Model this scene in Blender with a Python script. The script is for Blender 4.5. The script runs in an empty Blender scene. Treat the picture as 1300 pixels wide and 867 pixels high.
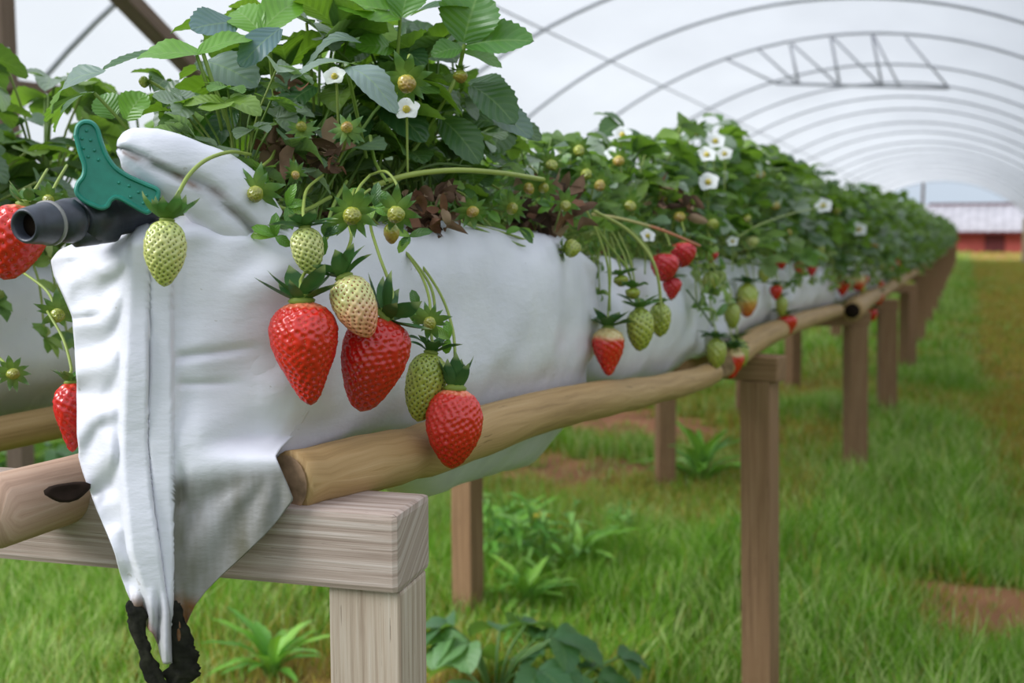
import bpy, bmesh, math, random
import numpy as np
from mathutils import Vector, Matrix
from mathutils.bvhtree import BVHTree

R = random.Random(7)
NR = np.random.default_rng(11)
SC = bpy.context.scene
COL = SC.collection
TAU = 2 * math.pi

# ------------------------------------------------------------------ camera geometry
F, CX, CY, CAMH = 1400.0, 650.0, 433.5, 1.0
VX, VY = 1230.0, 295.0
TH = math.atan((CY - VY) / F)
PS = math.atan((VX - CX) / F * math.cos(TH))
FW = Vector((-math.sin(PS) * math.cos(TH), math.cos(PS) * math.cos(TH), -math.sin(TH)))
RT = Vector((math.cos(PS), math.sin(PS), 0))
UP = RT.cross(FW)
CAM = Vector((0, 0, CAMH))


def ray(x, y):
    return FW + RT * ((x - CX) / F) - UP * ((y - CY) / F)


def P(x, y, z):
    return CAM + ray(x, y) * z


def PXP(x, y, X):
    r = ray(x, y)
    return CAM + r * ((X - CAM.x) / r.x)


def PZP(x, y, Z):
    r = ray(x, y)
    return CAM + r * ((Z - CAM.z) / r.z)


def depth(p):
    return (Vector(p) - CAM).dot(FW)


def lin(r, g, b):
    def f(c):
        c /= 255.0
        return c / 12.92 if c <= 0.04045 else ((c + 0.055) / 1.055) ** 2.4
    return (f(r), f(g), f(b), 1.0)


# ------------------------------------------------------------------ materials
class NT:
    def __init__(s, name):
        s.m = bpy.data.materials.new(name)
        s.m.use_nodes = True
        s.t = s.m.node_tree
        s.t.nodes.clear()
        s.out = s.t.nodes.new('ShaderNodeOutputMaterial')

    def n(s, typ, ins=None, **kw):
        nd = s.t.nodes.new(typ)
        for k, v in kw.items():
            setattr(nd, k, v)
        for k, v in (ins or {}).items():
            sk = nd.inputs[k]
            if isinstance(v, bpy.types.NodeSocket):
                s.t.links.new(v, sk)
            else:
                sk.default_value = v
        return nd

    def math(s, op, a, b=0.0, c=0.0, clamp=False):
        nd = s.n('ShaderNodeMath', {0: a, 1: b, 2: c}, operation=op)
        nd.use_clamp = clamp
        return nd.outputs[0]

    def mix(s, f, a, b, mode='MIX'):
        nd = s.n('ShaderNodeMix', data_type='RGBA', blend_type=mode)
        for i, v in ((0, f), (6, a), (7, b)):
            if isinstance(v, bpy.types.NodeSocket):
                s.t.links.new(v, nd.inputs[i])
            else:
                nd.inputs[i].default_value = v
        return nd.outputs[2]

    def ramp(s, f, stops):
        nd = s.n('ShaderNodeValToRGB', {0: f})
        el = nd.color_ramp.elements
        while len(el) < len(stops):
            el.new(0.5)
        for e, (p, c) in zip(el, stops):
            e.position = p
            e.color = c if len(c) == 4 else (*c, 1)
        return nd.outputs[0]

    def noise(s, vec, scale, detail=3, rough=0.5):
        return s.n('ShaderNodeTexNoise', {'Vector': vec, 'Scale': scale, 'Detail': detail, 'Roughness': rough}).outputs[0]

    def obj(s):
        return s.n('ShaderNodeTexCoord').outputs['Object']

    def uv(s):
        return s.n('ShaderNodeTexCoord').outputs['UV']

    def mapping(s, v, scale):
        return s.n('ShaderNodeMapping', {'Vector': v, 'Scale': scale}).outputs[0]

    def attr(s, name='col'):
        return s.n('ShaderNodeAttribute', attribute_name=name).outputs['Color']

    def bump(s, h, strength=0.3, dist=0.002):
        return s.n('ShaderNodeBump', {'Height': h, 'Strength': strength, 'Distance': dist}).outputs[0]

    def pbr(s, color, rough=0.5, spec=0.5, normal=None, metal=0.0):
        ins = {'Base Color': color, 'Roughness': rough, 'Specular IOR Level': spec, 'Metallic': metal}
        if normal is not None:
            ins['Normal'] = normal
        return s.n('ShaderNodeBsdfPrincipled', ins).outputs[0]

    def done(s, sh):
        s.t.links.new(sh, s.out.inputs[0])
        return s.m


def mat_plain(name, c, rough=0.5, spec=0.5, var=0.12, scale=40, bump=0.0):
    t = NT(name)
    n = t.noise(t.obj(), scale)
    dark = tuple(x * (1 - var * 2) for x in c[:3]) + (1,)
    light = tuple(min(1, x * (1 + var)) for x in c[:3]) + (1,)
    col = t.ramp(n, [(0.3, dark), (0.7, light)])
    nm = t.bump(n, bump) if bump else None
    return t.done(t.pbr(col, rough, spec, nm))


def mat_bag(name='white_bag_plastic', dirt=1.0):
    t = NT(name)
    o = t.obj()
    n1 = t.noise(o, 9, 4, 0.6)
    n2 = t.noise(o, 60, 4, 0.65)
    n3 = t.noise(t.mapping(o, (18, 18, 4)), 1.0, 4, 0.6)
    base = t.ramp(n1, [(0.3, lin(222, 221, 230)), (0.7, lin(238, 237, 244))])
    d = t.attr('col')                       # red channel: dirt amount, with shade painted in on the tucked flap panel
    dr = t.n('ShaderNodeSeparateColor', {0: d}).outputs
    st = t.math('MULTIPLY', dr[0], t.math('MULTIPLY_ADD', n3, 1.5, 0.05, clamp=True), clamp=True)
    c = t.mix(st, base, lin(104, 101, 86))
    sp = t.math('MULTIPLY', t.math('GREATER_THAN', n2, 0.70), 0.35)
    c = t.mix(sp, c, lin(150, 140, 120))
    blk = t.math('MULTIPLY', dr[1], t.math('MULTIPLY_ADD', n2, 2.2, -0.2, clamp=True), clamp=True)
    c = t.mix(blk, c, lin(112, 74, 38))
    nm = t.bump(t.noise(t.mapping(o, (14, 14, 30)), 1.0, 5, 0.6), 0.35, 0.006)
    a = t.pbr(c, 0.36, 0.4, nm)
    tr = t.n('ShaderNodeBsdfTranslucent', {'Color': c}).outputs[0]
    return t.done(t.n('ShaderNodeMixShader', {0: 0.08, 1: a, 2: tr}).outputs[0])


def mat_wood(name, dark, mid, light, rough=0.75, grain=1.0, endgrain=False):
    t = NT(name)
    u = t.uv()
    g = t.noise(t.mapping(u, (3.5, 150 * grain, 1)), 1.0, 5, 0.65)
    g2 = t.noise(t.mapping(u, (12, 420 * grain, 1)), 1.0, 3, 0.6)
    b = t.noise(t.mapping(u, (7, 9, 1)), 1.0, 3, 0.55)
    c = t.ramp(g, [(0.28, dark), (0.5, mid), (0.72, light)])
    c = t.mix(t.math('MULTIPLY_ADD', b, 1.5, -0.45, clamp=True), c, mid)
    cr = t.math('LESS_THAN', g2, 0.33)
    c = t.mix(t.math('MULTIPLY', cr, 0.6), c, tuple(x * 0.5 for x in dark[:3]) + (1,))
    nm = t.bump(t.math('ADD', g, t.math('MULTIPLY', g2, 0.5)), 0.5, 0.0015)
    return t.done(t.pbr(c, rough, 0.25, nm))


def mat_leaf(name, trans=0.34, rough=0.36, vein=True):
    t = NT(name)
    c = t.attr('col')
    u = t.n('ShaderNodeSeparateXYZ', {0: t.uv()}).outputs
    au = t.math('ABSOLUTE', u[0])
    fr = t.math('FRACT', t.math('SUBTRACT', t.math('MULTIPLY', u[1], 7.0), t.math('MULTIPLY', au, 2.0)))
    lat = t.math('SUBTRACT', 1.0, t.math('MULTIPLY', t.math('ABSOLUTE', t.math('SUBTRACT', fr, 0.5)), 2.0))
    latv = t.math('POWER', t.math('SUBTRACT', 1.0, lat), 6.0)
    mid = t.math('SUBTRACT', 1.0, t.math('MULTIPLY', au, 14.0), clamp=True)
    v = t.math('MAXIMUM', t.math('MULTIPLY', latv, 0.28), t.math('MULTIPLY', mid, 0.8), clamp=True)
    n = t.noise(t.obj(), 55, 3)
    c2 = t.mix(t.math('MULTIPLY', n, 0.3), c, (0.03, 0.08, 0.03, 1))
    c2 = t.mix(t.math('MULTIPLY', v, 0.55), c2, lin(150, 178, 110))
    back = t.n('ShaderNodeNewGeometry').outputs['Backfacing']
    c3 = t.mix(t.math('MULTIPLY', back, 0.45), c2, lin(140, 165, 110))
    nm = t.bump(t.math('ADD', lat, t.math('MULTIPLY', n, 1.2)), 0.28, 0.0016)
    a = t.pbr(c3, rough, 0.6, nm)
    tc = t.mix(0.6, c2, lin(150, 200, 36))
    tr = t.n('ShaderNodeBsdfTranslucent', {'Color': tc, 'Normal': nm}).outputs[0]
    return t.done(t.n('ShaderNodeMixShader', {0: trans, 1: a, 2: tr}).outputs[0])


def mat_attr(name, rough=0.45, spec=0.5, trans=0.0, nscale=120, var=0.25, bump=0.0, sss=0.0):
    t = NT(name)
    c = t.attr('col')
    n = t.noise(t.obj(), nscale, 3)
    c2 = t.mix(t.math('MULTIPLY', n, var), c, (0.0, 0.0, 0.0, 1))
    nm = t.bump(n, bump) if bump else None
    a = t.pbr(c2, rough, spec, nm)
    if sss:
        nd = a.node
        nd.inputs['Subsurface Weight'].default_value = sss
        nd.inputs['Subsurface Radius'].default_value = (0.006, 0.0015, 0.001)
        nd.inputs['Subsurface Scale'].default_value = 0.6
    if trans:
        tr = t.n('ShaderNodeBsdfTranslucent', {'Color': c2}).outputs[0]
        a = t.n('ShaderNodeMixShader', {0: trans, 1: a, 2: tr}).outputs[0]
    return t.done(a)


def mat_film():
    t = NT('polythene_film')
    o = t.obj()
    n = t.noise(t.mapping(o, (1.2, 0.35, 1.2)), 1.0, 4, 0.55)
    c = t.ramp(n, [(0.25, (0.53, 0.53, 0.535, 1)), (0.75, (0.62, 0.62, 0.62, 1))])
    nm = t.bump(t.noise(t.mapping(o, (2.0, 5.0, 2.0)), 1.0, 3), 0.25, 0.03)
    tl = t.n('ShaderNodeBsdfTranslucent', {'Color': c}).outputs[0]
    g = t.pbr((0.66, 0.66, 0.67, 1), 0.35, 0.5, nm)
    a = t.n('ShaderNodeMixShader', {0: 0.16, 1: tl, 2: g}).outputs[0]
    tp = t.n('ShaderNodeBsdfTransparent', {'Color': (1, 1, 1, 1)}).outputs[0]
    return t.done(t.n('ShaderNodeMixShader', {0: 0.14, 1: a, 2: tp}).outputs[0])


def mat_berry():
    t = NT('strawberry_skin')
    c = t.attr('col')
    n = t.noise(t.obj(), 90, 3)
    c2 = t.mix(t.math('MULTIPLY', n, 0.3), c, t.mix(1.0, c, (0.85, 0.75, 0.72, 1), 'MULTIPLY'))
    a = t.pbr(c2, 0.22, 0.7, t.bump(t.noise(t.obj(), 700, 2), 0.08, 0.0005))
    nd = a.node
    nd.inputs['Subsurface Weight'].default_value = 0.12
    nd.inputs['Subsurface Radius'].default_value = (0.005, 0.002, 0.001)
    nd.inputs['Subsurface Scale'].default_value = 0.5
    return t.done(a)


M = {}
M['bag'] = mat_bag()
M['lumber'] = mat_wood('weathered_lumber', lin(122, 100, 82), lin(178, 160, 142), lin(206, 194, 180))
M['beam'] = mat_wood('grey_sawn_beam', lin(112, 92, 78), lin(168, 150, 138), lin(208, 196, 188))
M['post'] = mat_wood('brown_post_wood', lin(92, 66, 46), lin(142, 110, 80), lin(170, 138, 106))
M['pole'] = mat_wood('debarked_pole', lin(130, 100, 62), lin(174, 142, 96), lin(196, 166, 122), 0.6, 0.35)
M['log'] = mat_wood('brown_log', lin(136, 106, 86), lin(186, 154, 132), lin(206, 180, 160), 0.7, 0.3)
M['endgrain'] = mat_plain('cut_end_grain', lin(172, 140, 112), 0.8, 0.2, 0.25, 70, 0.4)
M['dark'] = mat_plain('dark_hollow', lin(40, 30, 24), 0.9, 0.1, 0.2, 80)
M['leaf'] = mat_leaf('strawberry_leaf')
M['weed'] = mat_leaf('weed_leaf', 0.35, 0.5)
M['stem'] = mat_attr('green_stalk', 0.45, 0.4, 0.12, 60, 0.25)
M['sepal'] = mat_attr('sepal_green', 0.5, 0.35, 0.2, 150, 0.35)
M['berry'] = mat_berry()
M['seed'] = mat_attr('achene', 0.35, 0.5, 0.0, 300, 0.2)
M['petal'] = mat_attr('white_petal', 0.55, 0.3, 0.3, 100, 0.06)
M['dry'] = mat_attr('dry_leaf', 0.85, 0.15, 0.1, 120, 0.5)
M['grass'] = mat_attr('grass_blade', 0.5, 0.3, 0.35, 30, 0.15)
M['film'] = mat_film()
M['hoop'] = mat_plain('galvanised_tube', lin(176, 178, 186), 0.5, 0.5, 0.1, 6)
M['timber_old'] = mat_wood('old_frame_timber', lin(82, 66, 54), lin(122, 102, 88), lin(150, 130, 114))
M['green_plastic'] = mat_plain('green_handle_plastic', lin(34, 132, 112), 0.42, 0.5, 0.08, 120, 0.05)
M['black_plastic'] = mat_plain('black_valve_plastic', lin(58, 62, 72), 0.38, 0.5, 0.2, 90, 0.06)
M['grey_ring'] = mat_plain('worn_grey_ring', lin(140, 138, 136), 0.5, 0.4, 0.1, 90)
M['mould'] = mat_plain('black_mouldy_film', lin(36, 36, 26), 0.85, 0.2, 0.35, 90, 0.9)
M['red_wall'] = mat_plain('red_brown_render', lin(168, 84, 76), 0.8, 0.2, 0.12, 1.2)
M['roof'] = mat_plain('grey_sheet_roof', lin(176, 172, 176), 0.55, 0.4, 0.08, 2)
M['maroon'] = mat_plain('maroon_trim', lin(96, 44, 44), 0.7, 0.3, 0.1, 3)
M['yellow'] = mat_plain('yellow_petals', lin(236, 200, 40), 0.6, 0.2, 0.1, 300)
M['tan'] = mat_plain('tan_end_post', lin(188, 172, 142), 0.8, 0.2, 0.1, 5)


# ------------------------------------------------------------------ mesh helpers
class MB:
    """collects vertices / faces / uv / colour and links them as one mesh object"""

    def __init__(s):
        s.v, s.f, s.uv, s.c, s.mi = [], [], [], [], []

    def add(s, verts, faces, uvs=None, col=(1, 1, 1, 1), mi=0):
        b = len(s.v)
        s.v.extend([tuple(x) for x in verts])
        s.f.extend([tuple(i + b for i in f) for f in faces])
        s.uv.extend(uvs if uvs is not None else [(0, 0)] * len(verts))
        if isinstance(col, list):
            s.c.extend(col)
        else:
            s.c.extend([col] * len(verts))
        s.mi.extend([mi] * len(faces))
        return b

    def tube(s, pts, rad, n=8, col=(1, 1, 1, 1), caps=True, squash=1.0, mi=0):
        pts = [Vector(p) for p in pts]
        k = len(pts)
        rr = rad if isinstance(rad, (list, tuple)) else [rad] * k
        cc = col if isinstance(col, list) else [col] * k
        tan = [(pts[min(i + 1, k - 1)] - pts[max(i - 1, 0)]).normalized() for i in range(k)]
        a = Vector((0, 0, 1)) if abs(tan[0].z) < 0.8 else Vector((1, 0, 0))
        nx = tan[0].cross(a).normalized()
        vs, uv, cl = [], [], []
        L = 0
        for i in range(k):
            nx = (nx - tan[i] * nx.dot(tan[i])).normalized()
            ny = tan[i].cross(nx)
            if i:
                L += (pts[i] - pts[i - 1]).length
            for j in range(n):
                an = TAU * j / n
                vs.append(pts[i] + nx * (math.cos(an) * rr[i]) + ny * (math.sin(an) * rr[i] * squash))
                uv.append((L, rr[i] * TAU * abs((j / n) - 0.5) * 2))
                cl.append(cc[i])
        fs = [(i * n + j, i * n + (j + 1) % n, (i + 1) * n + (j + 1) % n, (i + 1) * n + j) for i in range(k - 1) for j in range(n)]
        b = s.add(vs, fs, uv, cl, mi)
        if caps:
            s.f.append(tuple(b + j for j in reversed(range(n))))
            s.f.append(tuple(b + (k - 1) * n + j for j in range(n)))
            s.mi.extend([mi, mi])
        return b

    def box(s, c, ax, ay, az, bev=0.004, mi=0):
        """bevelled box: centre, three half-axis vectors; uv runs along the longest axis"""
        c, ax, ay, az = Vector(c), Vector(ax), Vector(ay), Vector(az)
        bm = bmesh.new()
        bmesh.ops.create_cube(bm, size=2.0)
        l = [ax.length, ay.length, az.length]
        for v in bm.verts:
            v.co = Vector((v.co.x * l[0], v.co.y * l[1], v.co.z * l[2]))
        bmesh.ops.bevel(bm, geom=bm.edges[:], offset=bev, segments=2, affect='EDGES', profile=0.6)
        big = l.index(max(l))
        o = [i for i in range(3) if i != big]
        dirs = [ax.normalized(), ay.normalized(), az.normalized()]
        bm.verts.index_update()
        vs, uv = [], []
        for v in bm.verts:
            vs.append(c + dirs[0] * v.co.x + dirs[1] * v.co.y + dirs[2] * v.co.z)
            uv.append((v.co[big], v.co[o[0]] + v.co[o[1]] * 1.37))
        fs = [tuple(v.index for v in f.verts) for f in bm.faces]
        bm.free()
        s.add(vs, fs, uv, mi=mi)

    def build(s, name, mat, parent=None, smooth=True, origin=None):
        vs = np.array(s.v, dtype=np.float64).reshape(-1, 3)
        if origin is None:
            if parent is not None:
                origin = Vector((0, 0, 0)) if parent.get('_local') else parent.matrix_world.translation
                if not parent.get('_local'):
                    origin = WORLD_LOC[parent.name]
            else:
                lo, hi = vs.min(0), vs.max(0)
                origin = Vector(((lo[0] + hi[0]) / 2, (lo[1] + hi[1]) / 2, lo[2]))
        vs = vs - np.array(origin)
        me = bpy.data.meshes.new(name)
        me.from_pydata(vs.tolist(), [], s.f)
        for m_ in (mat if isinstance(mat, list) else [mat]):
            me.materials.append(m_)
        me.polygons.foreach_set('use_smooth', [smooth] * len(s.f))
        if isinstance(mat, list):
            me.polygons.foreach_set('material_index', s.mi)
        lv = np.empty(len(me.loops), dtype=np.int32)
        me.loops.foreach_get('vertex_index', lv)
        ul = me.uv_layers.new(name='UVMap')
        ul.data.foreach_set('uv', np.array(s.uv, dtype=np.float32)[lv].ravel())
        ca = me.attributes.new('col', 'FLOAT_COLOR', 'POINT')
        ca.data.foreach_set('color', np.array(s.c, dtype=np.float32).ravel())
        me.update()
        o = bpy.data.objects.new(name, me)
        COL.objects.link(o)
        if parent is not None:
            o.parent = parent
            WORLD_LOC[o.name] = Vector(origin)
            if not parent.get('_local'):
                o.location = Vector(origin) - WORLD_LOC[parent.name]
        else:
            o.location = origin
            WORLD_LOC[o.name] = Vector(origin)
        return o


WORLD_LOC = {}
CLEAN = []


def thing(name, loc, label, cat, group=None, local=False):
    o = bpy.data.objects.new(name, None)
    COL.objects.link(o)
    o.empty_display_size = 0.02
    o.location = loc
    WORLD_LOC[o.name] = Vector(loc)
    if local:
        o['_local'] = 1
        CLEAN.append(o)
    return tag(o, label, cat, group)


def tag(o, label, cat, group=None, kind=None):
    o['label'] = label
    o['category'] = cat
    if group:
        o['group'] = group
    if kind:
        o['kind'] = kind
    return o


def copy_thing(o, loc, rz, scale, label, group):
    r = o.copy()
    COL.objects.link(r)
    r.location = loc
    r.rotation_euler = (0, 0, rz)
    r.scale = (scale, scale, scale) if not isinstance(scale, tuple) else scale
    r['label'] = label
    if group:
        r['group'] = group
    for ch in o.children:
        c = ch.copy()
        COL.objects.link(c)
        c.parent = r
        for g in ch.children:
            d = g.copy()
            COL.objects.link(d)
            d.parent = c
    return r


def spline(pts, n=8):
    """Catmull-Rom through points"""
    pts = [Vector(p) for p in pts]
    q = [pts[0] * 2 - pts[1]] + pts + [pts[-1] * 2 - pts[-2]]
    out = []
    for i in range(1, len(q) - 2):
        for k in range(n):
            t = k / n
            a, b, c, d = q[i - 1], q[i], q[i + 1], q[i + 2]
            out.append(0.5 * ((2 * b) + (c - a) * t + (2 * a - 5 * b + 4 * c - d) * t * t + (3 * b - a - 3 * c + d) * t ** 3))
    out.append(pts[-1])
    return out


def vnoise(x, y, seed=0):
    """2-D value noise, numpy"""
    xi, yi = np.floor(x).astype(np.int64), np.floor(y).astype(np.int64)
    xf, yf = x - xi, y - yi
    xf, yf = xf * xf * (3 - 2 * xf), yf * yf * (3 - 2 * yf)

    def h(a, b):
        n = (a * 374761393 + b * 668265263 + seed * 1442695041) & 0x7fffffff
        n = ((n ^ (n >> 13)) * 1274126177) & 0x7fffffff
        return ((n ^ (n >> 16)) & 0xffff) / 65535.0
    return (h(xi, yi) * (1 - xf) + h(xi + 1, yi) * xf) * (1 - yf) + (h(xi, yi + 1) * (1 - xf) + h(xi + 1, yi + 1) * xf) * yf


def vn1(x, y, seed=0):
    return float(vnoise(np.array([x]), np.array([y]), seed)[0])


def smooth01(x):
    x = np.clip(x, 0, 1)
    return x * x * (3 - 2 * x)


# ------------------------------------------------------------------ ground and grass
SOIL = [(0.12, 3.12, 0.34, 0.22, 0.9), (0.6, 4.4, 0.3, 0.4, 0.6), (-1.60, 4.3, 0.6, 0.36, 0.9), (-1.75, 5.45, 0.9, 0.5, 1.0),
        (-1.0, 2.0, 0.45, 0.28, 0.6), (-0.75, 5.6, 0.4, 0.4, 0.6), (-0.95, 7.2, 0.4, 0.7, 0.5), (-2.0, 3.4, 0.3, 0.3, 0.4),
        (0.45, 8.0, 0.25, 1.0, 0.35), (-1.25, 3.3, 0.2, 0.22, 0.4), (0.0, 11.0, 0.2, 2.0, 0.3)]


def soil_mask(x, y):
    m = np.zeros_like(x)
    for cx, cy, rx, ry, a in SOIL:
        d = ((x - cx) / rx) ** 2 + ((y - cy) / ry) ** 2
        m = np.maximum(m, a * smooth01(1.15 - d * 0.7 + (vnoise(x * 7, y * 7, 3) - 0.5) * 1.3 + (vnoise(x * 19, y * 19, 6) - 0.5) * 0.7))
    return m


def ground_z(x, y):
    return (vnoise(x * 2.2, y * 2.2, 9) - 0.5) * 0.03 + (vnoise(x * 0.7, y * 0.7, 4) - 0.5) * 0.03 - 0.09 * np.exp(-((x + 0.40) / 0.5) ** 2 - ((y - 2.35) / 0.45) ** 2)


def olive_mask(x, y):
    return 1.15 * smooth01((x - 0.0) / 0.3) * smooth01((y - 3.0) / 3.0) * (0.45 + 0.75 * vnoise(x * 1.8, y * 0.7, 21)) + \
        0.55 * smooth01((vnoise(x * 1.3, y * 1.3, 30) - 0.52) / 0.2) * smooth01((y - 2.8) / 1.2) + 0.8 * np.exp(-((x + 1.15) / 0.45) ** 2 - ((y - 2.05) / 0.35) ** 2)


def make_ground():
    xs = np.concatenate([np.linspace(-150, -12, 12), np.linspace(-10, -3.6, 12), np.linspace(-3.4, 2.2, 150), np.linspace(2.6, 10, 16), np.linspace(14, 150, 12)])
    ys = np.concatenate([np.linspace(-30, -2, 8), np.linspace(-1, 1.4, 12), np.linspace(1.5, 9, 190), np.linspace(9.2, 42, 120), np.linspace(44, 300, 30)])
    X, Y = np.meshgrid(xs, ys)
    Z = ground_z(X, Y)
    s = soil_mask(X, Y)
    ol = np.clip(olive_mask(X, Y), 0, 1)
    n = vnoise(X * 9, Y * 9, 5)[..., None]
    soil = np.array(lin(186, 132, 100)[:3]) * (0.75 + 0.5 * n)
    earth = np.array(lin(92, 112, 38)[:3]) * (0.7 + 0.6 * n)
    oliv = np.array(lin(156, 146, 60)[:3]) * (0.75 + 0.5 * n)
    c = earth * (1 - ol[..., None]) + oliv * ol[..., None]
    c = c * (1 - s[..., None]) + soil * s[..., None]
    far = smooth01((Y - 41) / 4)[..., None]
    red = np.array(lin(196, 132, 104)[:3])
    c = c * (1 - far * 0.5) + red * far * 0.5
    nx, ny = len(xs), len(ys)
    mb = MB()
    v = np.stack([X, Y, Z], -1).reshape(-1, 3)
    f = [(j * nx + i, j * nx + i + 1, (j + 1) * nx + i + 1, (j + 1) * nx + i) for j in range(ny - 1) for i in range(nx - 1)]
    mb.add(v.tolist(), f, None, np.concatenate([c, np.ones_like(c[..., :1])], -1).reshape(-1, 4).tolist())
    t = NT('earth_and_turf')
    cc = t.attr('col')
    nn = t.noise(t.obj(), 45, 5, 0.7)
    cc = t.mix(t.math('MULTIPLY', nn, 0.7), cc, t.mix(1.0, cc, (0.45, 0.42, 0.36, 1), 'MULTIPLY'))
    m = t.done(t.pbr(cc, 0.95, 0.1, t.bump(nn, 0.6, 0.02)))
    o = mb.build('ground', m, origin=Vector((0, 0, 0)))
    o['kind'] = 'structure'
    o['label'] = 'grassy ground with patches of bare reddish soil inside the tunnel'
    o['category'] = 'ground'


def make_grass():
    vs, fs, cs = [], [], []
    base = 0

    def patch(x0, x1, y0, y1, n, h0, h1, w, keep=None, seed=0):
        nonlocal base
        x = NR.uniform(x0, x1, n)
        y = NR.uniform(y0, y1, n)
        if keep is not None:
            k = keep(x, y)
            x, y = x[k], y[k]
        s = soil_mask(x, y)
        tuft = vnoise(x * 5, y * 5, 40) * 0.6 + vnoise(x * 1.6, y * 1.6, 41) * 0.4
        k = NR.random(len(x)) < np.clip(1.05 - s * 1.05, 0.03, 1) * np.clip(0.35 + tuft, 0, 1)
        x, y, tuft, s = x[k], y[k], tuft[k], s[k]
        n = len(x)
        ol = np.clip(olive_mask(x, y), 0, 1)
        h = NR.uniform(h0, h1, n) * (0.45 + 0.95 * tuft) * (1 - 0.5 * s) * (1 - 0.45 * ol) * (1 - 0.55 * np.exp(-((x + 0.36) / 0.22) ** 2 - ((y - 2.3) / 0.3) ** 2))
        a = NR.uniform(0, TAU, n)
        lean = NR.uniform(0.1, 0.75, n) * h
        la = NR.uniform(0, TAU, n)
        ww = w * NR.uniform(0.6, 1.3, n)
        z = ground_z(x, y) - 0.004
        dx, dy = np.cos(a) * ww / 2, np.sin(a) * ww / 2
        lx, ly = np.cos(la) * lean, np.sin(la) * lean
        v = np.empty((n, 5, 3))
        v[:, 0] = np.stack([x - dx, y - dy, z], -1)
        v[:, 1] = np.stack([x + dx, y + dy, z], -1)
        v[:, 2] = np.stack([x - dx * .8 + lx * .3, y - dy * .8 + ly * .3, z + h * .55], -1)
        v[:, 3] = np.stack([x + dx * .8 + lx * .3, y + dy * .8 + ly * .3, z + h * .55], -1)
        v[:, 4] = np.stack([x + lx, y + ly, z + h * .95], -1)
        g1, g2, g3 = np.array(lin(92, 150, 32)[:3]), np.array(lin(158, 206, 66)[:3]), np.array(lin(206, 226, 140)[:3])
        dry = np.array(lin(200, 180, 84)[:3])
        r = NR.random(n)[:, None]
        c = g1 * (1 - r) + g2 * r
        pale = (NR.random(n) < 0.12 + 0.42 * vnoise(x * 2.2, y * 2.2, 50))[:, None]
        c = np.where(pale, g3 * (0.8 + 0.3 * r), c)
        isdry = (NR.random(n) < ol * 0.8 + s * 0.4 + 0.03)[:, None]
        c = np.where(isdry, dry * (0.6 + 0.5 * r), c)
        vs.append(v.reshape(-1, 3))
        b = base + np.arange(n)[:, None] * 5
        fs.append((b + np.array([[0, 1, 3]])))
        fs.append((b + np.array([[0, 3, 2]])))
        fs.append((b + np.array([[2, 3, 4]])))
        cs.append(np.repeat(np.concatenate([c, np.ones((n, 1))], 1), 5, 0))
        base += n * 5

    def vis(x, y):
        # inside the camera's field (with a margin)
        d = np.stack([x, y, np.zeros_like(x) - CAMH + 0.05], -1)
        z = d @ np.array(FW)
        u = d @ np.array(RT) / np.maximum(z, 1e-3)
        w_ = d @ np.array(UP) / np.maximum(z, 1e-3)
        return (z > 1.6) & (u > -0.60) & (u < 0.85) & (w_ > -0.46)
    patch(-4.2, 2.7, 1.4, 4.2, 400000, 0.04, 0.125, 0.0032, vis)
    patch(-4.6, 2.7, 4.2, 8.0, 190000, 0.05, 0.13, 0.005, vis)
    patch(-5.0, 2.6, 8.0, 16, 60000, 0.07, 0.14, 0.010, lambda x, y: vis(x, y) & (x > -1.5 - 0.2 * y))
    patch(-1.2, 2.6, 16, 42, 50000, 0.08, 0.15, 0.016)
    patch(-14, 16, 40, 75, 14000, 0.1, 0.25, 0.04)
    # lush strip along the right-hand legs of the stand
    patch(-0.75, 0.05, 2.2, 9, 30000, 0.08, 0.18, 0.005, vis)
    v = np.concatenate(vs)
    f = np.concatenate(fs)
    c = np.concatenate(cs)
    me = bpy.data.meshes.new('grass')
    me.vertices.add(len(v))
    me.vertices.foreach_set('co', v.ravel())
    me.loops.add(len(f) * 3)
    me.loops.foreach_set('vertex_index', f.ravel().astype(np.int32))
    me.polygons.add(len(f))
    me.polygons.foreach_set('loop_start', np.arange(len(f), dtype=np.int32) * 3)
    me.polygons.foreach_set('loop_total', np.full(len(f), 3, dtype=np.int32))
    ca = me.attributes.new('col', 'FLOAT_COLOR', 'POINT')
    ca.data.foreach_set('color', c.astype(np.float32).ravel())
    me.materials.append(M['grass'])
    me.update(calc_edges=True)
    me.validate()
    o = bpy.data.objects.new('grass', me)
    COL.objects.link(o)
    tag(o, 'green and straw-coloured grass growing over the tunnel floor', 'grass', kind='stuff')


make_ground()
make_grass()

# ------------------------------------------------------------------ tunnel
TCX, TCZ, TR = -0.88, -0.8, 3.5
SKEW = 0.27


def arch_pt(a, y0, r=TR):
    x = TCX + r * math.cos(a)
    return Vector((x, y0 + SKEW * (x - TCX), TCZ + r * math.sin(a)))


A0 = math.asin(0.8 / 3.5)


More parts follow.
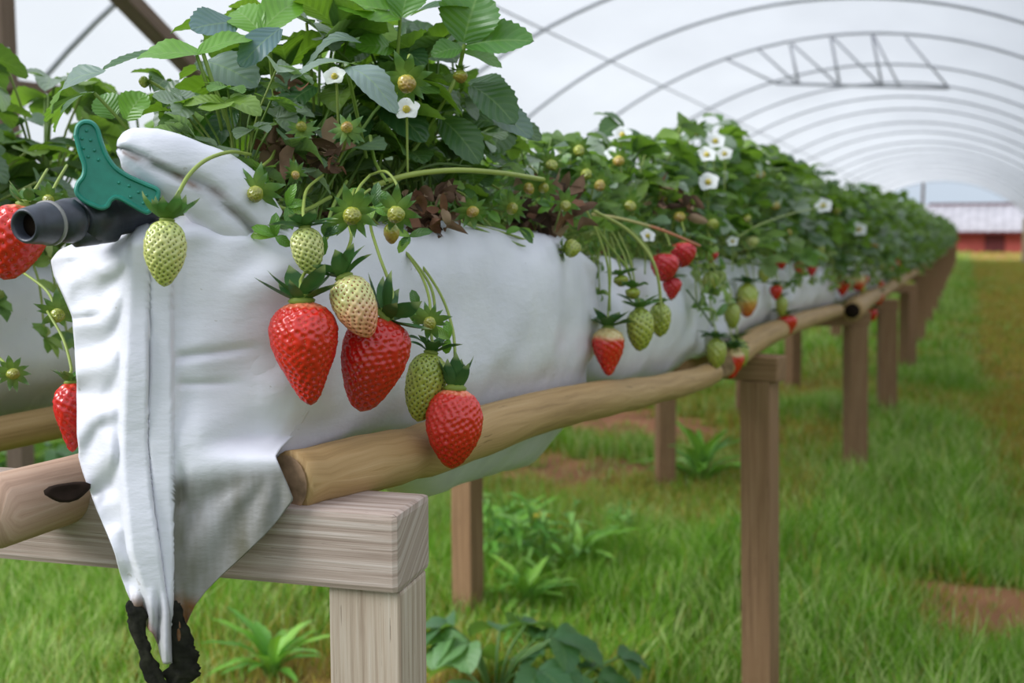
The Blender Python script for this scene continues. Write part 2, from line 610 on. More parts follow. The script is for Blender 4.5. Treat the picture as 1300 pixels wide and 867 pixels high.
def make_tunnel():
    hoops = [2.4, 4.1, 7.15, 8.55, 10.1, 12.0, 13.5, 14.9, 16.4, 18.4, 20.2, 22.4, 24.4, 26.4, 28.4, 30.6, 33, 36, 39.7]
    mb = MB()
    ys = []
    for a, b in zip(hoops[:-1], hoops[1:]):
        ys += [a + (b - a) * k / 6 for k in range(6)]
    ys.append(hoops[-1])
    na = 48
    hs = np.array(hoops)
    vs = []
    for y in ys:
        d = np.min(np.abs(hs - y))
        for i in range(na + 1):
            a = A0 + (math.pi - 2 * A0) * i / na
            sag = 0.035 * min(1, d / 0.9) * (0.7 + 0.6 * vn1(i * 0.4, y * 1.3, 60))
            vs.append(arch_pt(a, y, TR + 0.024 - sag * 0.8))
    fs = [(j * (na + 1) + i, j * (na + 1) + i + 1, (j + 1) * (na + 1) + i + 1, (j + 1) * (na + 1) + i) for j in range(len(ys) - 1) for i in range(na)]
    mb.add(vs, fs)
    o = mb.build('ceiling', M['film'], origin=Vector((0, 0, 0)))
    o['kind'] = 'structure'
    o['label'] = 'translucent white polythene cover of the arched tunnel'
    o['category'] = 'tunnel cover'
    names = {4.1: 'thin metal hoop curving down beside the timber post at upper left',
             7.15: 'metal roof hoop leaving the top edge above the strawberry leaves, nearest in clear view',
             8.55: 'metal roof hoop between the nearest visible hoop and the braced truss hoop',
             10.1: 'metal roof hoop that carries the braced truss',
             12.0: 'metal roof hoop directly behind the braced truss',
             39.7: 'metal hoop framing the open far end of the tunnel'}
    for h in hoops:
        mb = MB()
        pts = [arch_pt(A0 - 0.01 + (math.pi - 2 * A0 + 0.02) * i / 56, h) for i in range(57)]
        mb.tube(pts, 0.0115, 8)
        if h == 10.1:
            # the truss: bottom chord, uprights and diagonals under one hoop
            root = thing('roof_truss', arch_pt(math.pi / 2, h), names[h] + ', with a flat bottom chord and slanting struts', 'roof truss')
            mb.build('hoop', M['hoop'], root)
            def tp(px, py):
                r_ = ray(px, py)       # on the hoop's own upright plane
                t_ = (h + SKEW * (0 - TCX) - CAM.y) / (r_.y - SKEW * r_.x)
                return CAM + r_ * t_
            for nm_, r_, segs in (('bottom_chord', 0.014, [((986, 106), (1205, 112))]),
                                  ('upright', 0.013, [((1003, 56), (1014, 107)), ((1055, 48), (1066, 108)), ((1107, 45), (1120, 109))]),
                                  ('diagonal_strut', 0.010, [((920, 74), (986, 106)), ((962, 62), (1012, 107)), ((1006, 56), (1064, 108)), ((1058, 48), (1118, 109)), ((1109, 45), (1142, 110)), ((1150, 47), (1205, 112))])):
                for qa, qb in segs:
                    b = MB()
                    b.tube([tp(*qa), tp(*qb)], r_, 6)
                    b.build(nm_, M['hoop'], root)
            continue
        o = mb.build('roof_hoop', M['hoop'])
        if h in names:
            tag(o, names[h], 'roof hoop', 'metal hoops of the tunnel')
        elif h > 12.5:
            tag(o, 'blurred metal roof hoop among the close-set hoops between truss and far opening', 'roof hoop', 'metal hoops of the tunnel')
        else:
            tag(o, 'metal roof hoop overhead near the end of the tunnel, out of the picture', 'roof hoop', 'metal hoops of the tunnel')
    # purlin wire along the roof
    a = math.radians(118)
    mb = MB()
    mb.tube([arch_pt(a, y, TR - 0.03) for y in np.linspace(2, 39, 30)], 0.006, 6)
    tag(mb.build('purlin_wire', M['hoop']), 'thin wire running lengthwise under the roof hoops', 'wire')


make_tunnel()


def plank(name, a, b, w, d, mat, label, cat, group=None, bev=0.004):
    """straight timber from a to b, w wide x d deep"""
    a, b = Vector(a), Vector(b)
    ax = b - a
    side = ax.cross(Vector((0, 0, 1)))
    if side.length < 1e-3:
        side = Vector((1, 0, 0))
    side.normalize()
    third = side.cross(ax).normalized()
    mb = MB()
    mb.box((a + b) / 2, ax / 2, side * w / 2, third * d / 2, bev)
    return tag(mb.build(name, mat, smooth=False), label, cat, group)


# timber framing of the near side wall
pa = PXP(3, 60, -3.0)
plank('timber_post', (pa.x, pa.y, -0.02), (pa.x, pa.y, 1.93), 0.07, 0.06, M['timber_old'], 'upright weathered timber post at the left edge of the picture', 'post')
ra = PXP(8, 107, -2.96)
rb = PXP(230, 135, -2.96)
plank('timber_rail', ra, rb, 0.03, 0.035, M['timber_old'], 'short horizontal timber rail running from the upright post behind leaves', 'rail')
da, dbb = PXP(151, -10, -2.6), PXP(204, 45, -2.6)
dd_ = (dbb - da) / (dbb.z - da.z)
plank('diagonal_brace', da + dd_ * (2.0 - da.z), da + dd_ * (-0.03 - da.z), 0.075, 0.05, M['timber_old'], 'diagonal dark timber brace slanting down behind the top leaves', 'brace')

# far end: posts and shed
plank('end_post', (-1.45, 39.2, -0.02), (-1.45, 39.2, 2.62), 0.09, 0.09, M['timber_old'], 'slim upright pole in the middle of the far tunnel opening', 'post')
plank('end_post', (1.70, 39.0, -0.02), (1.70, 39.0, 1.45), 0.22, 0.2, M['tan'], 'thick pale tan post at the right side of far tunnel opening', 'post')


def make_shed():
    y = 60.0
    root = thing('shed', (2, y + 3, 0), 'low red-walled shed with a pale grey roof seen through the far tunnel opening', 'shed')
    mb = MB()
    mb.box((3.0, y + 2.5, 0.5), (7.5, 0, 0), (0, 2.5, 0), (0, 0, 0.56), 0.02)
    mb.build('wall', M['red_wall'], root, smooth=False)
    mb = MB()
    xs = np.linspace(-5.0, 11.0, 161)
    vs, fs = [], []
    for i, x in enumerate(xs):
        dz = 0.03 * math.sin(i * math.pi / 2)
        for yy, z in ((y - 0.5, 1.03), (y + 2.5, 2.42), (y + 5.5, 1.03)):
            vs.append((x, yy, z + dz))
            vs.append((x, yy, z + dz + 0.03))
    n = 6
    for i in range(len(xs) - 1):
        a, b = i * n, (i + 1) * n
        for k in (0, 2):
            fs.append((a + k + 1, b + k + 1, b + k + 3, a + k + 3))
            fs.append((a + k, a + k + 2, b + k + 2, b + k))
        fs.append((a, b, b + 1, a + 1))
    mb.add(vs, fs)
    mb.build('roof', M['roof'], root)
    mb = MB()
    mb.box((3, y - 0.52, 0.98), (8, 0, 0), (0, 0.05, 0), (0, 0, 0.06), 0.01)
    mb.build('eaves_board', M['maroon'], root, smooth=False)
    mb = MB()
    mb.box((4.0, y + 2.5, 2.47), (6.0, 0, 0), (0, 0.12, 0), (0, 0, 0.05), 0.01)
    mb.build('ridge_cap', M['maroon'], root, smooth=False)
    mb = MB()
    mb.box((1.2, y - 0.03, 0.48), (0.45, 0, 0), (0, 0.03, 0), (0, 0, 0.46), 0.01)
    mb.build('door', M['maroon'], root, smooth=False)


make_shed()

# ------------------------------------------------------------------ stand: beams, posts, poles
RAIL_Y = [0.60, 0.72, 0.85, 0.97, 1.11, 1.30, 1.56, 1.86, 2.17, 2.47, 3.08, 3.82, 4.98, 7.08, 12.0, 42.0]
RAIL_Z = [0.805, 0.807, 0.809, 0.807, 0.803, 0.791, 0.766, 0.747, 0.752, 0.760, 0.753, 0.729, 0.694, 0.665, 0.645, 0.640]
RAIL_X = [-0.505, -0.488, -0.455, -0.435, -0.430, -0.430, -0.430, -0.430, -0.430, -0.43, -0.43, -0.43, -0.43, -0.43, -0.43, -0.43]


def railz(y):
    return float(np.interp(y, RAIL_Y, RAIL_Z))


def railx(y):
    return float(np.interp(y, RAIL_Y, RAIL_X))


def make_beam(a, b, w, h, label, z_top, mat='post'):
    """sawn cross beam, top face at z_top, from a (right end) to b (left end)"""
    a, b = Vector((*a, z_top - h / 2)), Vector((*b, z_top - h / 2))
    d = (b - a).normalized()
    side = Vector((-d.y, d.x, 0))
    mb = MB()
    mb.box((a + b) / 2, (b - a) / 2, side * w / 2, Vector((0, 0, h / 2)), 0.005)
    return tag(mb.build('cross_beam', M[mat], smooth=False), label, 'beam', 'cross beams of the strawberry stand')


def make_post(x, y, ztop, w, label, tilt=(0, 0), ang=0.35, mat='post', group='wooden legs of the strawberry stand'):
    """square leg; top centre at (x,y,ztop), foot shifted by tilt"""
    a, b = Vector((x, y, ztop)), Vector((x + tilt[0], y + tilt[1], -0.03))
    d = (a - b).normalized()
    s1 = Vector((math.cos(ang), math.sin(ang), 0))
    s1 = (s1 - d * s1.dot(d)).normalized()
    s2 = d.cross(s1)
    mb = MB()
    mb.box((a + b) / 2, s1 * w / 2, s2 * w / 2, (a - b) / 2, 0.003)
    return tag(mb.build('support_post', M[mat], smooth=False), label, 'post', group)


# first cross beam: front right top corner and left end fixed by the picture
bA = P(505, 648, 0.83)
bL = P(0, 614, 0.92)
dirb = Vector((bL.x - bA.x, bL.y - bA.y, 0)).normalized()
nrm = Vector((dirb.y, -dirb.x, 0))
if nrm.y < 0:
    nrm = -nrm
BW = 0.074
z1 = 0.788
ca = Vector((bA.x, bA.y, 0)) + nrm * BW / 2
cb = ca + dirb * 0.98
make_beam((ca.x, ca.y), (cb.x, cb.y), BW, 0.062, 'thick weathered cross beam with pale cut end under the nearest grow bag', z1, 'beam')
pc = ca + dirb * 0.031
pang = math.atan2(dirb.y, dirb.x)
make_post(pc.x, pc.y, z1 - 0.062, 0.060, 'nearest square wooden leg, under the pale cut end of first beam', (0.0, 0.0), pang, 'lumber')
pc2 = ca + dirb * 0.90
make_post(pc2.x, pc2.y, z1 - 0.062, 0.060, 'left leg of the first cross beam, hidden outside the picture', (0, 0), pang, 'lumber')


def post_px(px, py, ztop, tilt, w, label, ang=0.36, X=None, top=None):
    p = PXP(px, py, X)
    make_post(p.x, p.y, ztop, w, label, tilt, ang)
    return p


frames = [
    (2.40, -0.408, 2.53, -1.17, 0.066, 'tall brown wooden leg, second from the near end on right side', 'wooden leg standing in weeds just right of the nearest leg, behind it'),
    (4.62, -0.408, 4.22, -1.085, 0.075, 'wooden leg below the hollow dark pole end, third from near end', 'slim wooden leg left of the tall second leg, in front of bare soil'),
    (5.95, -0.372, 5.75, -1.06, 0.085, 'wooden leg just right of the leg under the hollow pole end', 'thin back leg partly hidden between two front legs'),
    (8.2, -0.375, 7.35, -1.04, 0.085, 'fifth wooden leg on the right side, with pale edge', 'small back leg seen just right of the tall second leg'),
]
for i, (y, x, yl, xl, w, lab, labl) in enumerate(frames):
    zt = railz(y) - 0.022
    d = Vector((xl - x, yl - y, 0)).normalized()
    a = Vector((x, y, 0)) - d * 0.05
    b = Vector((xl, yl, 0)) + d * 0.07
    nm = ['second', 'third', 'fourth', 'fifth'][i]
    make_beam((a.x, a.y), (b.x, b.y), 0.065, 0.055, nm + ' cross beam from the near end, joining its two legs under the bags', zt)
    an = math.atan2(d.y, d.x)
    make_post(x, y, zt - 0.055, w, lab, (0.018 if i < 3 else 0.01, 0.0), an)
    make_post(xl, yl, zt - 0.055, w * 0.92, labl, (0.004, 0), an)
for y in [10.4, 12.6, 14.8, 17, 19.5, 22, 24.5, 27, 29.5, 32, 34.5, 37]:
    zt = railz(y) - 0.022
    make_beam((-0.33, y), (-1.2, y - 0.2), 0.065, 0.055, 'small blurred cross beam under the far half of the row', zt)
    make_post(-0.38, y, zt - 0.055, 0.085, 'small blurred wooden leg under the far half of the row, right side', (0.01, 0), 0.3)
    make_post(-1.08, y - 0.15, zt - 0.055, 0.085, 'small blurred wooden leg under the far half of the row, left side', (0.01, 0), 0.3)


def make_pole(pts, rads, label, hollow=False, knot=None, bark_mat='pole', rounded=False):
    sp = spline(pts, 8)
    n = len(sp)
    rr = list(np.interp(np.linspace(0, 1, n), np.linspace(0, 1, len(rads)), rads))
    rr = [r * (0.95 + 0.1 * vn1(i * 0.5, pts[0][1] * 3, 70)) for i, r in enumerate(rr)]
    root = thing('rail_pole', sp[0] - Vector((0, 0, rr[0])), label, 'pole', 'wooden rail poles under the grow bags')
    mb = MB()
    # rounded saw-cut ends
    t0 = (sp[0] - sp[1]).normalized()
    if rounded:
        sp2 = [sp[0] + t0 * rr[0] * q for q in (0.62, 0.52, 0.36, 0.18)] + sp
        mb.tube(sp2, [rr[0] * q for q in (0.42, 0.66, 0.85, 0.96)] + rr, 24)
    else:
        sp2 = [sp[0] + t0 * rr[0] * 0.12] + sp
        mb.tube(sp2, [rr[0] * 0.9] + rr, 20)
    mb.build('pole', M[bark_mat], root)
    e = MB()
    c = sp2[0] + t0 * 0.0006
    a = t0.orthogonal().normalized()
    b = t0.cross(a)
    k = 20
    vs = [c] + [c + (a * math.cos(TAU * j / k) + b * math.sin(TAU * j / k)) * rr[0] * (0.62 if hollow else (0.40 if rounded else 0.88)) for j in range(k)]
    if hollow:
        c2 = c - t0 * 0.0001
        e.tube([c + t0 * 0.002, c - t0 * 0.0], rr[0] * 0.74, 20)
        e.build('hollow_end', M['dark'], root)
    else:
        vs = [v + t0 * 0.0015 for v in vs]
        e.add(vs, [(0, 1 + j, 1 + (j + 1) % k) for j in range(k)])
        e.build('cut_end', M['endgrain'], root)
    if knot:
        p, nrm_, s = knot
        kb = MB()
        nrm_ = Vector(nrm_).normalized()
        ax = Vector((0.8, 0.5, 0.1))
        ax = (ax - nrm_ * ax.dot(nrm_)).normalized()
        ay = nrm_.cross(ax)
        vs = [p + nrm_ * 0.0015]
        for ring, (q, hgt) in enumerate(((0.45, 0.0012), (0.8, 0.0025), (1.0, 0.0022), (1.15, -0.002))):
            for j in range(16):
                an = TAU * j / 16
                vs.append(p + (ax * math.cos(an) * s * 1.35 + ay * math.sin(an) * s * 0.62) * q * (1 + 0.12 * math.sin(3 * an)) + nrm_ * hgt)
        fs = [(0, 1 + j, 1 + (j + 1) % 16) for j in range(16)]
        for r_ in range(3):
            fs += [(1 + r_ * 16 + j, 1 + (r_ + 1) * 16 + j, 1 + (r_ + 1) * 16 + (j + 1) % 16, 1 + r_ * 16 + (j + 1) % 16) for j in range(16)]
        kb.add(vs, fs)
        kb.build('knot', M['dark'], root)
    return root


# right-hand rail, three poles end to end
rp = [P(372, 611, 0.87), P(460, 590, 0.93), P(540, 571, 1.0), P(610, 548, 1.08), P(680, 525, 1.205), P(750, 509, 1.38), P(820, 497, 1.62), P(880, 483, 1.90), P(905, 473, 2.02)]
make_pole(rp, [0.024, 0.0245, 0.024, 0.024, 0.0235, 0.0235, 0.022, 0.021, 0.020], 'smooth beige pole under the nearest grow bag on the right side')
make_pole([(-0.428, 2.10, 0.748), (-0.428, 2.47, 0.762), (-0.43, 3.1, 0.752), (-0.435, 3.85, 0.727), (-0.445, 4.3, 0.708)], [0.026, 0.027, 0.026, 0.025, 0.024],
          'beige pole continuing over the tall second leg on the right side')
make_pole([(-0.395, 4.32, 0.706), (-0.41, 5.2, 0.700), (-0.43, 6.6, 0.672), (-0.43, 8.6, 0.658)], [0.040, 0.036, 0.034, 0.032],
          'beige pole whose dark hollow end shows above the third leg', hollow=True)
for y in np.arange(8.5, 38, 4.2):
    make_pole([(-0.43, y, railz(y)), (-0.43, y + 2, railz(y + 2)), (-0.43, y + 4.3, railz(y + 4.3))], [0.03, 0.03, 0.028],
              'small blurred pole under the far bags on the right side')
# left-hand rail of the near row (log with a knot at the near end)
l0 = P(-8, 650, 0.845)
ld = Vector((0.02, 1, 0.012)).normalized()
lk = P(86, 624, 0.834)
make_pole([l0, l0 + ld * 0.35, l0 + ld * 0.9, Vector((-0.655, 2.1, 0.742))], [0.0275, 0.0285, 0.026, 0.024],
          'thick rounded log with a dark knot beside the hanging end flap', knot=(lk, tuple(-ray(86, 600)), 0.0105), bark_mat='log', rounded=True)
for y in np.arange(2.1, 38, 4.2):
    make_pole([(-0.655, y, railz(y)), (-0.655, y + 2, railz(y + 2)), (-0.655, y + 4.3, railz(y + 4.3))], [0.026, 0.027, 0.025],
              'pole under the left side of the row, hidden behind the bags')
make_pole([(-1.012, 0.62, 0.772), (-1.014, 1.4, 0.768), (-1.014, 2.6, 0.745)], [0.02, 0.02, 0.02], 'brown pole edge under the left bag at the left edge')
make_pole([(-1.014, 2.6, 0.745), (-1.014, 4.4, 0.715), (-1.014, 8.6, 0.66)], [0.02, 0.02, 0.02], 'pole under the left row, hidden behind the near bags')

# ------------------------------------------------------------------ grow bags


def superellipse(a, n):
    c, s = math.cos(a), math.sin(a)
    return math.copysign(abs(c) ** (2 / n), c), math.copysign(abs(s) ** (2 / n), s)


def bag_mesh(mb, y0, y1, xl, xr, zb, zt, skew0=0.0, skew1=0.0, cap0=0.05, cap1=0.05, ns=44, na=56, seed=0, expo=3.2, wr=1.0, dirt=0.5, e0=0.0, e1=0.0, sag=None):
    """lofted pillow between y0 and y1; xl, xr, zb, zt are functions of y"""
    st = []
    L = y1 - y0
    for k in range(9):
        st.append((y0 + cap0 * (1 - math.cos(math.pi / 2 * k / 8)), math.sin(math.pi / 2 * k / 8)))
    for k in range(1, ns):
        st.append((y0 + cap0 + (L - cap0 - cap1) * k / ns, 1.0))
    for k in range(9):
        st.append((y1 - cap1 * (1 - math.sin(math.pi / 2 * k / 8)), math.cos(math.pi / 2 * k / 8)))
    vs, cs = [], []
    for y, s in st:
        t = (y - y0) / L
        s = max(0.02, s)
        s = (1 - e0 if t < .5 else 1 - e1) * s + (e0 if t < .5 else e1)
        xc, zc = (xl(y) + xr(y)) / 2, (zb(y) + zt(y)) / 2
        hx, hz = (xr(y) - xl(y)) / 2, (zt(y) - zb(y)) / 2
        sk = skew0 * (1 - t) + skew1 * t
        for j in range(na):
            a = TAU * j / na
            c, d = superellipse(a, expo)
            fx = (0.55 + 0.45 * s) if s < 1 else 1.0
            w = wr * ((vn1(y * 16 + seed, a * 2.2 + seed, 80) - 0.5) * 0.008 + (vn1(y * 45, a * 3.5 + seed, 81) - 0.5) * 0.0035
                      + (vn1(y * 5 + seed, a * 1.2, 82) - 0.5) * 0.010)
            # creases gather towards both ends
            gather = max(0, 1 - t * 7) + max(0, 1 - (1 - t) * 5)
            w += wr * gather * 0.006 * math.sin(a * 9 + seed + 3 * vn1(y * 20, a, 83))
            x = xc + (hx * s + w) * c
            z = zc + (hz * (0.35 + 0.65 * s) * (s if s < 0.3 else 1) + w) * d
            if d < 0 and abs(c) < 0.9:
                z -= (sag(y) if sag else 0.018) * (1 - (c / 0.9) ** 2) * (1 if s == 1 else s * s)      # belly sagging between the poles
            vs.append((x, y + sk * (x - xc), z))
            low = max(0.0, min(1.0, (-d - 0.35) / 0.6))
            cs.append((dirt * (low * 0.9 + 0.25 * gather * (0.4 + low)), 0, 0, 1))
    m = len(st)
    fs = [(i * na + j, (i + 1) * na + j, (i + 1) * na + (j + 1) % na, i * na + (j + 1) % na) for i in range(m - 1) for j in range(na)]
    b = mb.add(vs, fs, None, cs)
    mb.f.append(tuple(b + j for j in range(na)))
    mb.f.append(tuple(b + (m - 1) * na + j for j in reversed(range(na))))
    mb.mi += [0, 0]


def make_near_bag():
    root = thing('grow_bag', (-0.54, 1.0, 0.78), 'nearest white plastic grow bag, with folded end hanging down over the beam', 'grow bag', 'white grow bags')
    mb = MB()
    xr = lambda y: float(np.interp(y, [0.66, 0.72, 0.80, 0.92, 1.05, 1.2, 1.43], [-0.500, -0.490, -0.476, -0.452, -0.441, -0.438, -0.452]))
    xl = lambda y: float(np.interp(y, [0.6, 0.7, 1.0, 1.43], [-0.636, -0.640, -0.648, -0.64]))
    zb = lambda y: railz(y) + float(np.interp(y, [0.6, 0.9, 1.43], [0.004, 0.002, 0.0]))
    zt = lambda y: float(np.interp(y, [0.6, 0.72, 0.85, 1.0, 1.2, 1.35, 1.44], [0.985, 1.002, 1.012, 1.014, 1.008, 0.995, 0.965]))
    bag_mesh(mb, 0.688, 1.435, xl, xr, zb, zt, 0.37, 0.0, 0.03, 0.055, 60, 72, 1.3, 3.4, 1.0, 0.35, 0.45, 0.2, lambda y: float(np.interp(y, [0.86, 1.05, 1.35, 1.43], [0.014, 0.098, 0.098, 0.03])))
    body = mb.build('bag_body', M['bag'], root)
    tree = BVHTree.FromPolygons([Vector(v) for v in mb.v], mb.f)

    def body_depth(x, y):
        d_ = ray(x, y)
        hit = tree.ray_cast(CAM, d_.normalized())
        return None if hit[0] is None else depth(hit[0])

    # end flap hanging over the front: rows follow its outline, pleats are real folds in depth
    rows = [(292, 92, 360), (300, 76, 385), (315, 66, 400), (340, 70, 405), (372, 83, 405), (398, 93, 405), (440, 96, 405), (480, 98, 400),
            (520, 99, 392), (550, 99, 375), (570, 101, 356), (580, 101, 350), (598, 106, 358), (616, 112, 366), (634, 119, 373), (655, 127, 357), (680, 138, 335),
            (705, 147, 310), (730, 154, 282), (750, 160, 262), (768, 168, 248), (785, 182, 240), (805, 194, 232), (825, 203, 224), (842, 209, 219)]
    ry = np.array([r[0] for r in rows], float)
    rl = np.array([r[1] for r in rows], float)
    rr = np.array([r[2] for r in rows], float)
    ny, nx = 150, 110
    yy = np.linspace(292, 842, ny)
    vs, cs = [], []
    for y in yy:
        xl_, xr_ = np.interp(y, ry, rl), np.interp(y, ry, rr)
        eA0 = np.interp(y, [292, 330, 480, 600, 700, 790, 842], [166, 160, 152, 150, 161, 192, 208])
        eA1 = np.interp(y, [292, 365, 560, 640, 780, 842], [188, 190, 187, 194, 214, 217])
        eB = np.interp(y, [292, 600, 780, 842], [217, 219, 219, 219.5])
        y_row = y
        for i in range(nx):
            y = y_row
            t = i / (nx - 1)
            # denser columns around the pleats
            x = xl_ + (xr_ - xl_) * t
            zf = np.interp(x, [60, 350], [0.822, 0.853])
            zf += 0.020 * smooth01((88 + (y - 300) * 0.05 - x) / 26.0) * (1 if y < 640 else 0.4)
            zf += 0.00042 * max(0.0, eA0 + 8 - x) * (1 if y < 600 else max(0.3, 1 - (y - 600) / 200))
            # top rolls back over the edge
            zf += 0.03 * smooth01((320 - y) / 30.0) ** 2
            # pleat A (raised fold), pleat B (flat strip), then a step at the seam
            wA = smooth01((x - eA0) / 9.0) * smooth01((eA1 + 1.5 - x) / 3.0)
            zf -= 0.0085 * wA * (0.75 + 0.25 * math.sin(y * 0.03))
            if eA1 < x < eB:
                zf += 0.001
            zf -= 0.0045 * smooth01((x - eA1) / 4.0) * smooth01((eB + 0.8 - x) / 1.6)
            # crinkles on the left cheek
            if x < eA0 + 6:
                k = smooth01((eA0 + 6 - x) / 16.0)
                zf += k * 0.006 * (vn1(y * 0.028, x * 0.016 + y * 0.011, 91) - 0.5) * 2
                zf += k * 0.0055 * (abs(2 * vn1(y * 0.020 + x * 0.012, x * 0.02 - y * 0.006, 97) - 1) - 0.4)
                zf += k * 0.003 * math.sin((y * 0.9 + x * 0.55) * 0.11 + 3 * vn1(x * 0.03, y * 0.02, 92))
                zf += 0.006 * math.exp(-((y - 402 - (x - 95) * -0.12) / 5.0) ** 2) * k * smooth01((135 - x) / 20)
            else:
                k = smooth01((x - eB) / 14.0)
                zf += k * 0.0035 * (vn1(y * 0.018 + x * 0.008, x * 0.008, 93) - 0.5) * 2
                # soft horizontal fold lines on the wide right panel
                yl = 455 + (x - 225) * -0.14
                zf += k * 0.004 * math.exp(-((y - yl) / 6.0) ** 2) * smooth01((345 - x) / 60)
                yl2 = 488 + (x - 225) * -0.02
                zf += k * 0.0025 * math.exp(-((y - yl2) / 5.0) ** 2) * smooth01((320 - x) / 60)
                # below the pole level the panel is tucked under and leans back
                yb = 592 - (x - 220) * 0.13
                tuck = max(0.0, y - yb)
                zf += k * min(0.003, tuck * 0.00055)
                zf += k * 0.003 * math.exp(-((y - (640 - (x - 225) * 0.42)) / 7.0) ** 2)
                # ridges fanning down from the pole corner
                if tuck > 0:
                    an = math.atan2(y - 575, x - 352)
                    zf += k * smooth01(tuck / 40) * 0.0022 * math.sin(an * 14)
            # narrow gathered tip
            tip = smooth01((y - 735) / 80.0)
            zf += tip * 0.006 * math.sin(x * 0.35)
            if x > 240:          # the panel runs on round the corner into the bag's side
                hb = body_depth(x, min(y, 560))
                if hb is not None:
                    kk = smooth01((x - 250) / 80.0)
                    lift = 0.0012 - 0.0032 * smooth01((x - xr_ + 22) / 20.0) if y < 580 else 0.0025
                    zt_ = hb - lift + (zf - np.interp(x, [60, 350], [0.822, 0.853])) * (1 - smooth01((x - xr_ + 60) / 50.0) if y < 585 else 1.0)
                    zf = zf * (1 - kk) + min(zt_, zf + 0.05) * kk
            if x > eB:
                lo_ = smooth01((y - 552) / 34.0) * smooth01((x - eB - 1) / 26.0)
                an = math.atan2(y - 570, x - 356)
                zl_ = float(np.interp(x, [218, 300, 373], [0.8385, 0.8415, 0.8425])) + 0.0018 * math.sin(an * 13) * smooth01((y - 600) / 40.0) + 0.0045 * smooth01((y - yb) / 40.0) * smooth01((330 - x) / 60)
                zf = zf * (1 - lo_) + zl_ * lo_
            yt_ = float(np.interp(x, [66, 120, 178, 250, 340, 405], [314, 309, 286, 272, 284, 300]))
            y = y + (yt_ - 292) * (1 - (y - 292) / 550.0) ** 8
            vs.append(P(x, y, zf))
            # red channel soiling, plus painted shade on the tucked panel; green channel brown stain
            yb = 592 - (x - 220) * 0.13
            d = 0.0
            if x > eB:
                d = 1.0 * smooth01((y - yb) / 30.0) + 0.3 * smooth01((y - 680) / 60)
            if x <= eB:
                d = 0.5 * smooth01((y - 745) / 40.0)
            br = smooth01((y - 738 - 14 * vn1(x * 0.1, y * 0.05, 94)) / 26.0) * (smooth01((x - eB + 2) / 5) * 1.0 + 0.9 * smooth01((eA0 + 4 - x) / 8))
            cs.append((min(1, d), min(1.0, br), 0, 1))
    fs = [(j * nx + i, j * nx + i + 1, (j + 1) * nx + i + 1, (j + 1) * nx + i) for j in range(ny - 1) for i in range(nx - 1)]
    mb = MB()
    mb.add(vs, fs, None, cs)
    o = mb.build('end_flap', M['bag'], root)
    sol = o.modifiers.new('film', 'SOLIDIFY')
    sol.thickness = 0.0012
    # ear of plastic folded up beside the green handle
    mb = MB()
    ear = [P(322, 296, 0.885), P(296, 262, 0.872), P(268, 238, 0.862), P(240, 222, 0.853), P(212, 208, 0.846), P(186, 197, 0.842), P(163, 188, 0.84), P(150, 186, 0.84)]
    wid = [0.031, 0.033, 0.031, 0.027, 0.025, 0.022, 0.016, 0.006]
    sp = spline(ear, 5)
    ww = np.interp(np.linspace(0, 1, len(sp)), np.linspace(0, 1, len(wid)), wid)
    vs, cs = [], []
    n = 40
    for i, p in enumerate(sp):
        t = (sp[min(i + 1, len(sp) - 1)] - sp[max(i - 1, 0)]).normalized()
        vv = (UP - t * UP.dot(t)).normalized()
        bb = t.cross(vv)
        for j in range(n):
            a = TAU * j / n
            c, s = superellipse(a, 2.3)
            fold = 0.0
            q = (a / TAU)
            off = vv * (s * ww[i]) + bb * (c * ww[i] * 0.62)
            # a crease along the lower front of the ear
            cr = -0.0075 * math.exp(-((s + 0.28 + 0.1 * math.sin(i * 0.4)) / 0.10) ** 2) * (1 if c != 0 else 0)
            off += off.normalized() * cr if off.length > 1e-6 else Vector()
            vs.append(p + off)
            cs.append((0.7 * math.exp(-((s + 0.30) / 0.2) ** 2), 0.75 * math.exp(-((s + 0.30 + 0.08 * math.sin(i * 0.5)) / 0.05) ** 2) * smooth01((i - 2) / 6), 0, 1))
    m = len(sp)
    fs = [(i * n + j, (i + 1) * n + j, (i + 1) * n + (j + 1) % n, i * n + (j + 1) % n) for i in range(m - 1) for j in range(n)]
    b = mb.add(vs, fs, None, cs)
    mb.f.append(tuple(b + (m - 1) * n + j for j in range(n)))
    mb.mi.append(0)
    o = mb.build('folded_ear', M['bag'], root)
    o['label'] = 'ear of white plastic folded up with a brown crease'

    # ragged black mouldy shreds at the tip
    def shred(pts, wpx, name, label, seed):
        mb = MB()
        sp = spline([P(*p) for p in pts], 7)
        w = np.interp(np.linspace(0, 1, len(sp)), np.linspace(0, 1, len(wpx)), wpx)
        k = 22
        vs = []
        for i, p in enumerate(sp):
            for j in range(k):
                a = TAU * j / k
                rad = w[i] * 0.84 / F * (0.8 + 0.75 * (vn1(i * 0.33 + seed, math.cos(a) * 2 + seed, 95) - 0.4) + 0.35 * (vn1(i * 0.9, a * 2.5, 96) - 0.5))
                vs.append(p + RT * (math.cos(a) * rad) + FW * (math.sin(a) * rad * 0.35))
        m = len(sp)
        fs = [(i * k + j, (i + 1) * k + j, (i + 1) * k + (j + 1) % k, i * k + (j + 1) % k) for i in range(m - 1) for j in range(k)]
        b = mb.add(vs, fs)
        mb.f += [tuple(b + j for j in range(k)), tuple(b + (m - 1) * k + j for j in reversed(range(k)))]
        mb.mi += [0, 0]
        o = mb.build(name, M['mould'], root)
        o['label'] = label
    shred([(221, 762, 0.840), (224, 785, 0.840), (229, 810, 0.842), (233, 830, 0.842), (232, 850, 0.842), (222, 868, 0.842), (205, 890, 0.842)], [6, 13, 20, 24, 23, 17, 5],
          'mouldy_shred', 'black mouldy plastic at the tip of the flap', 3)
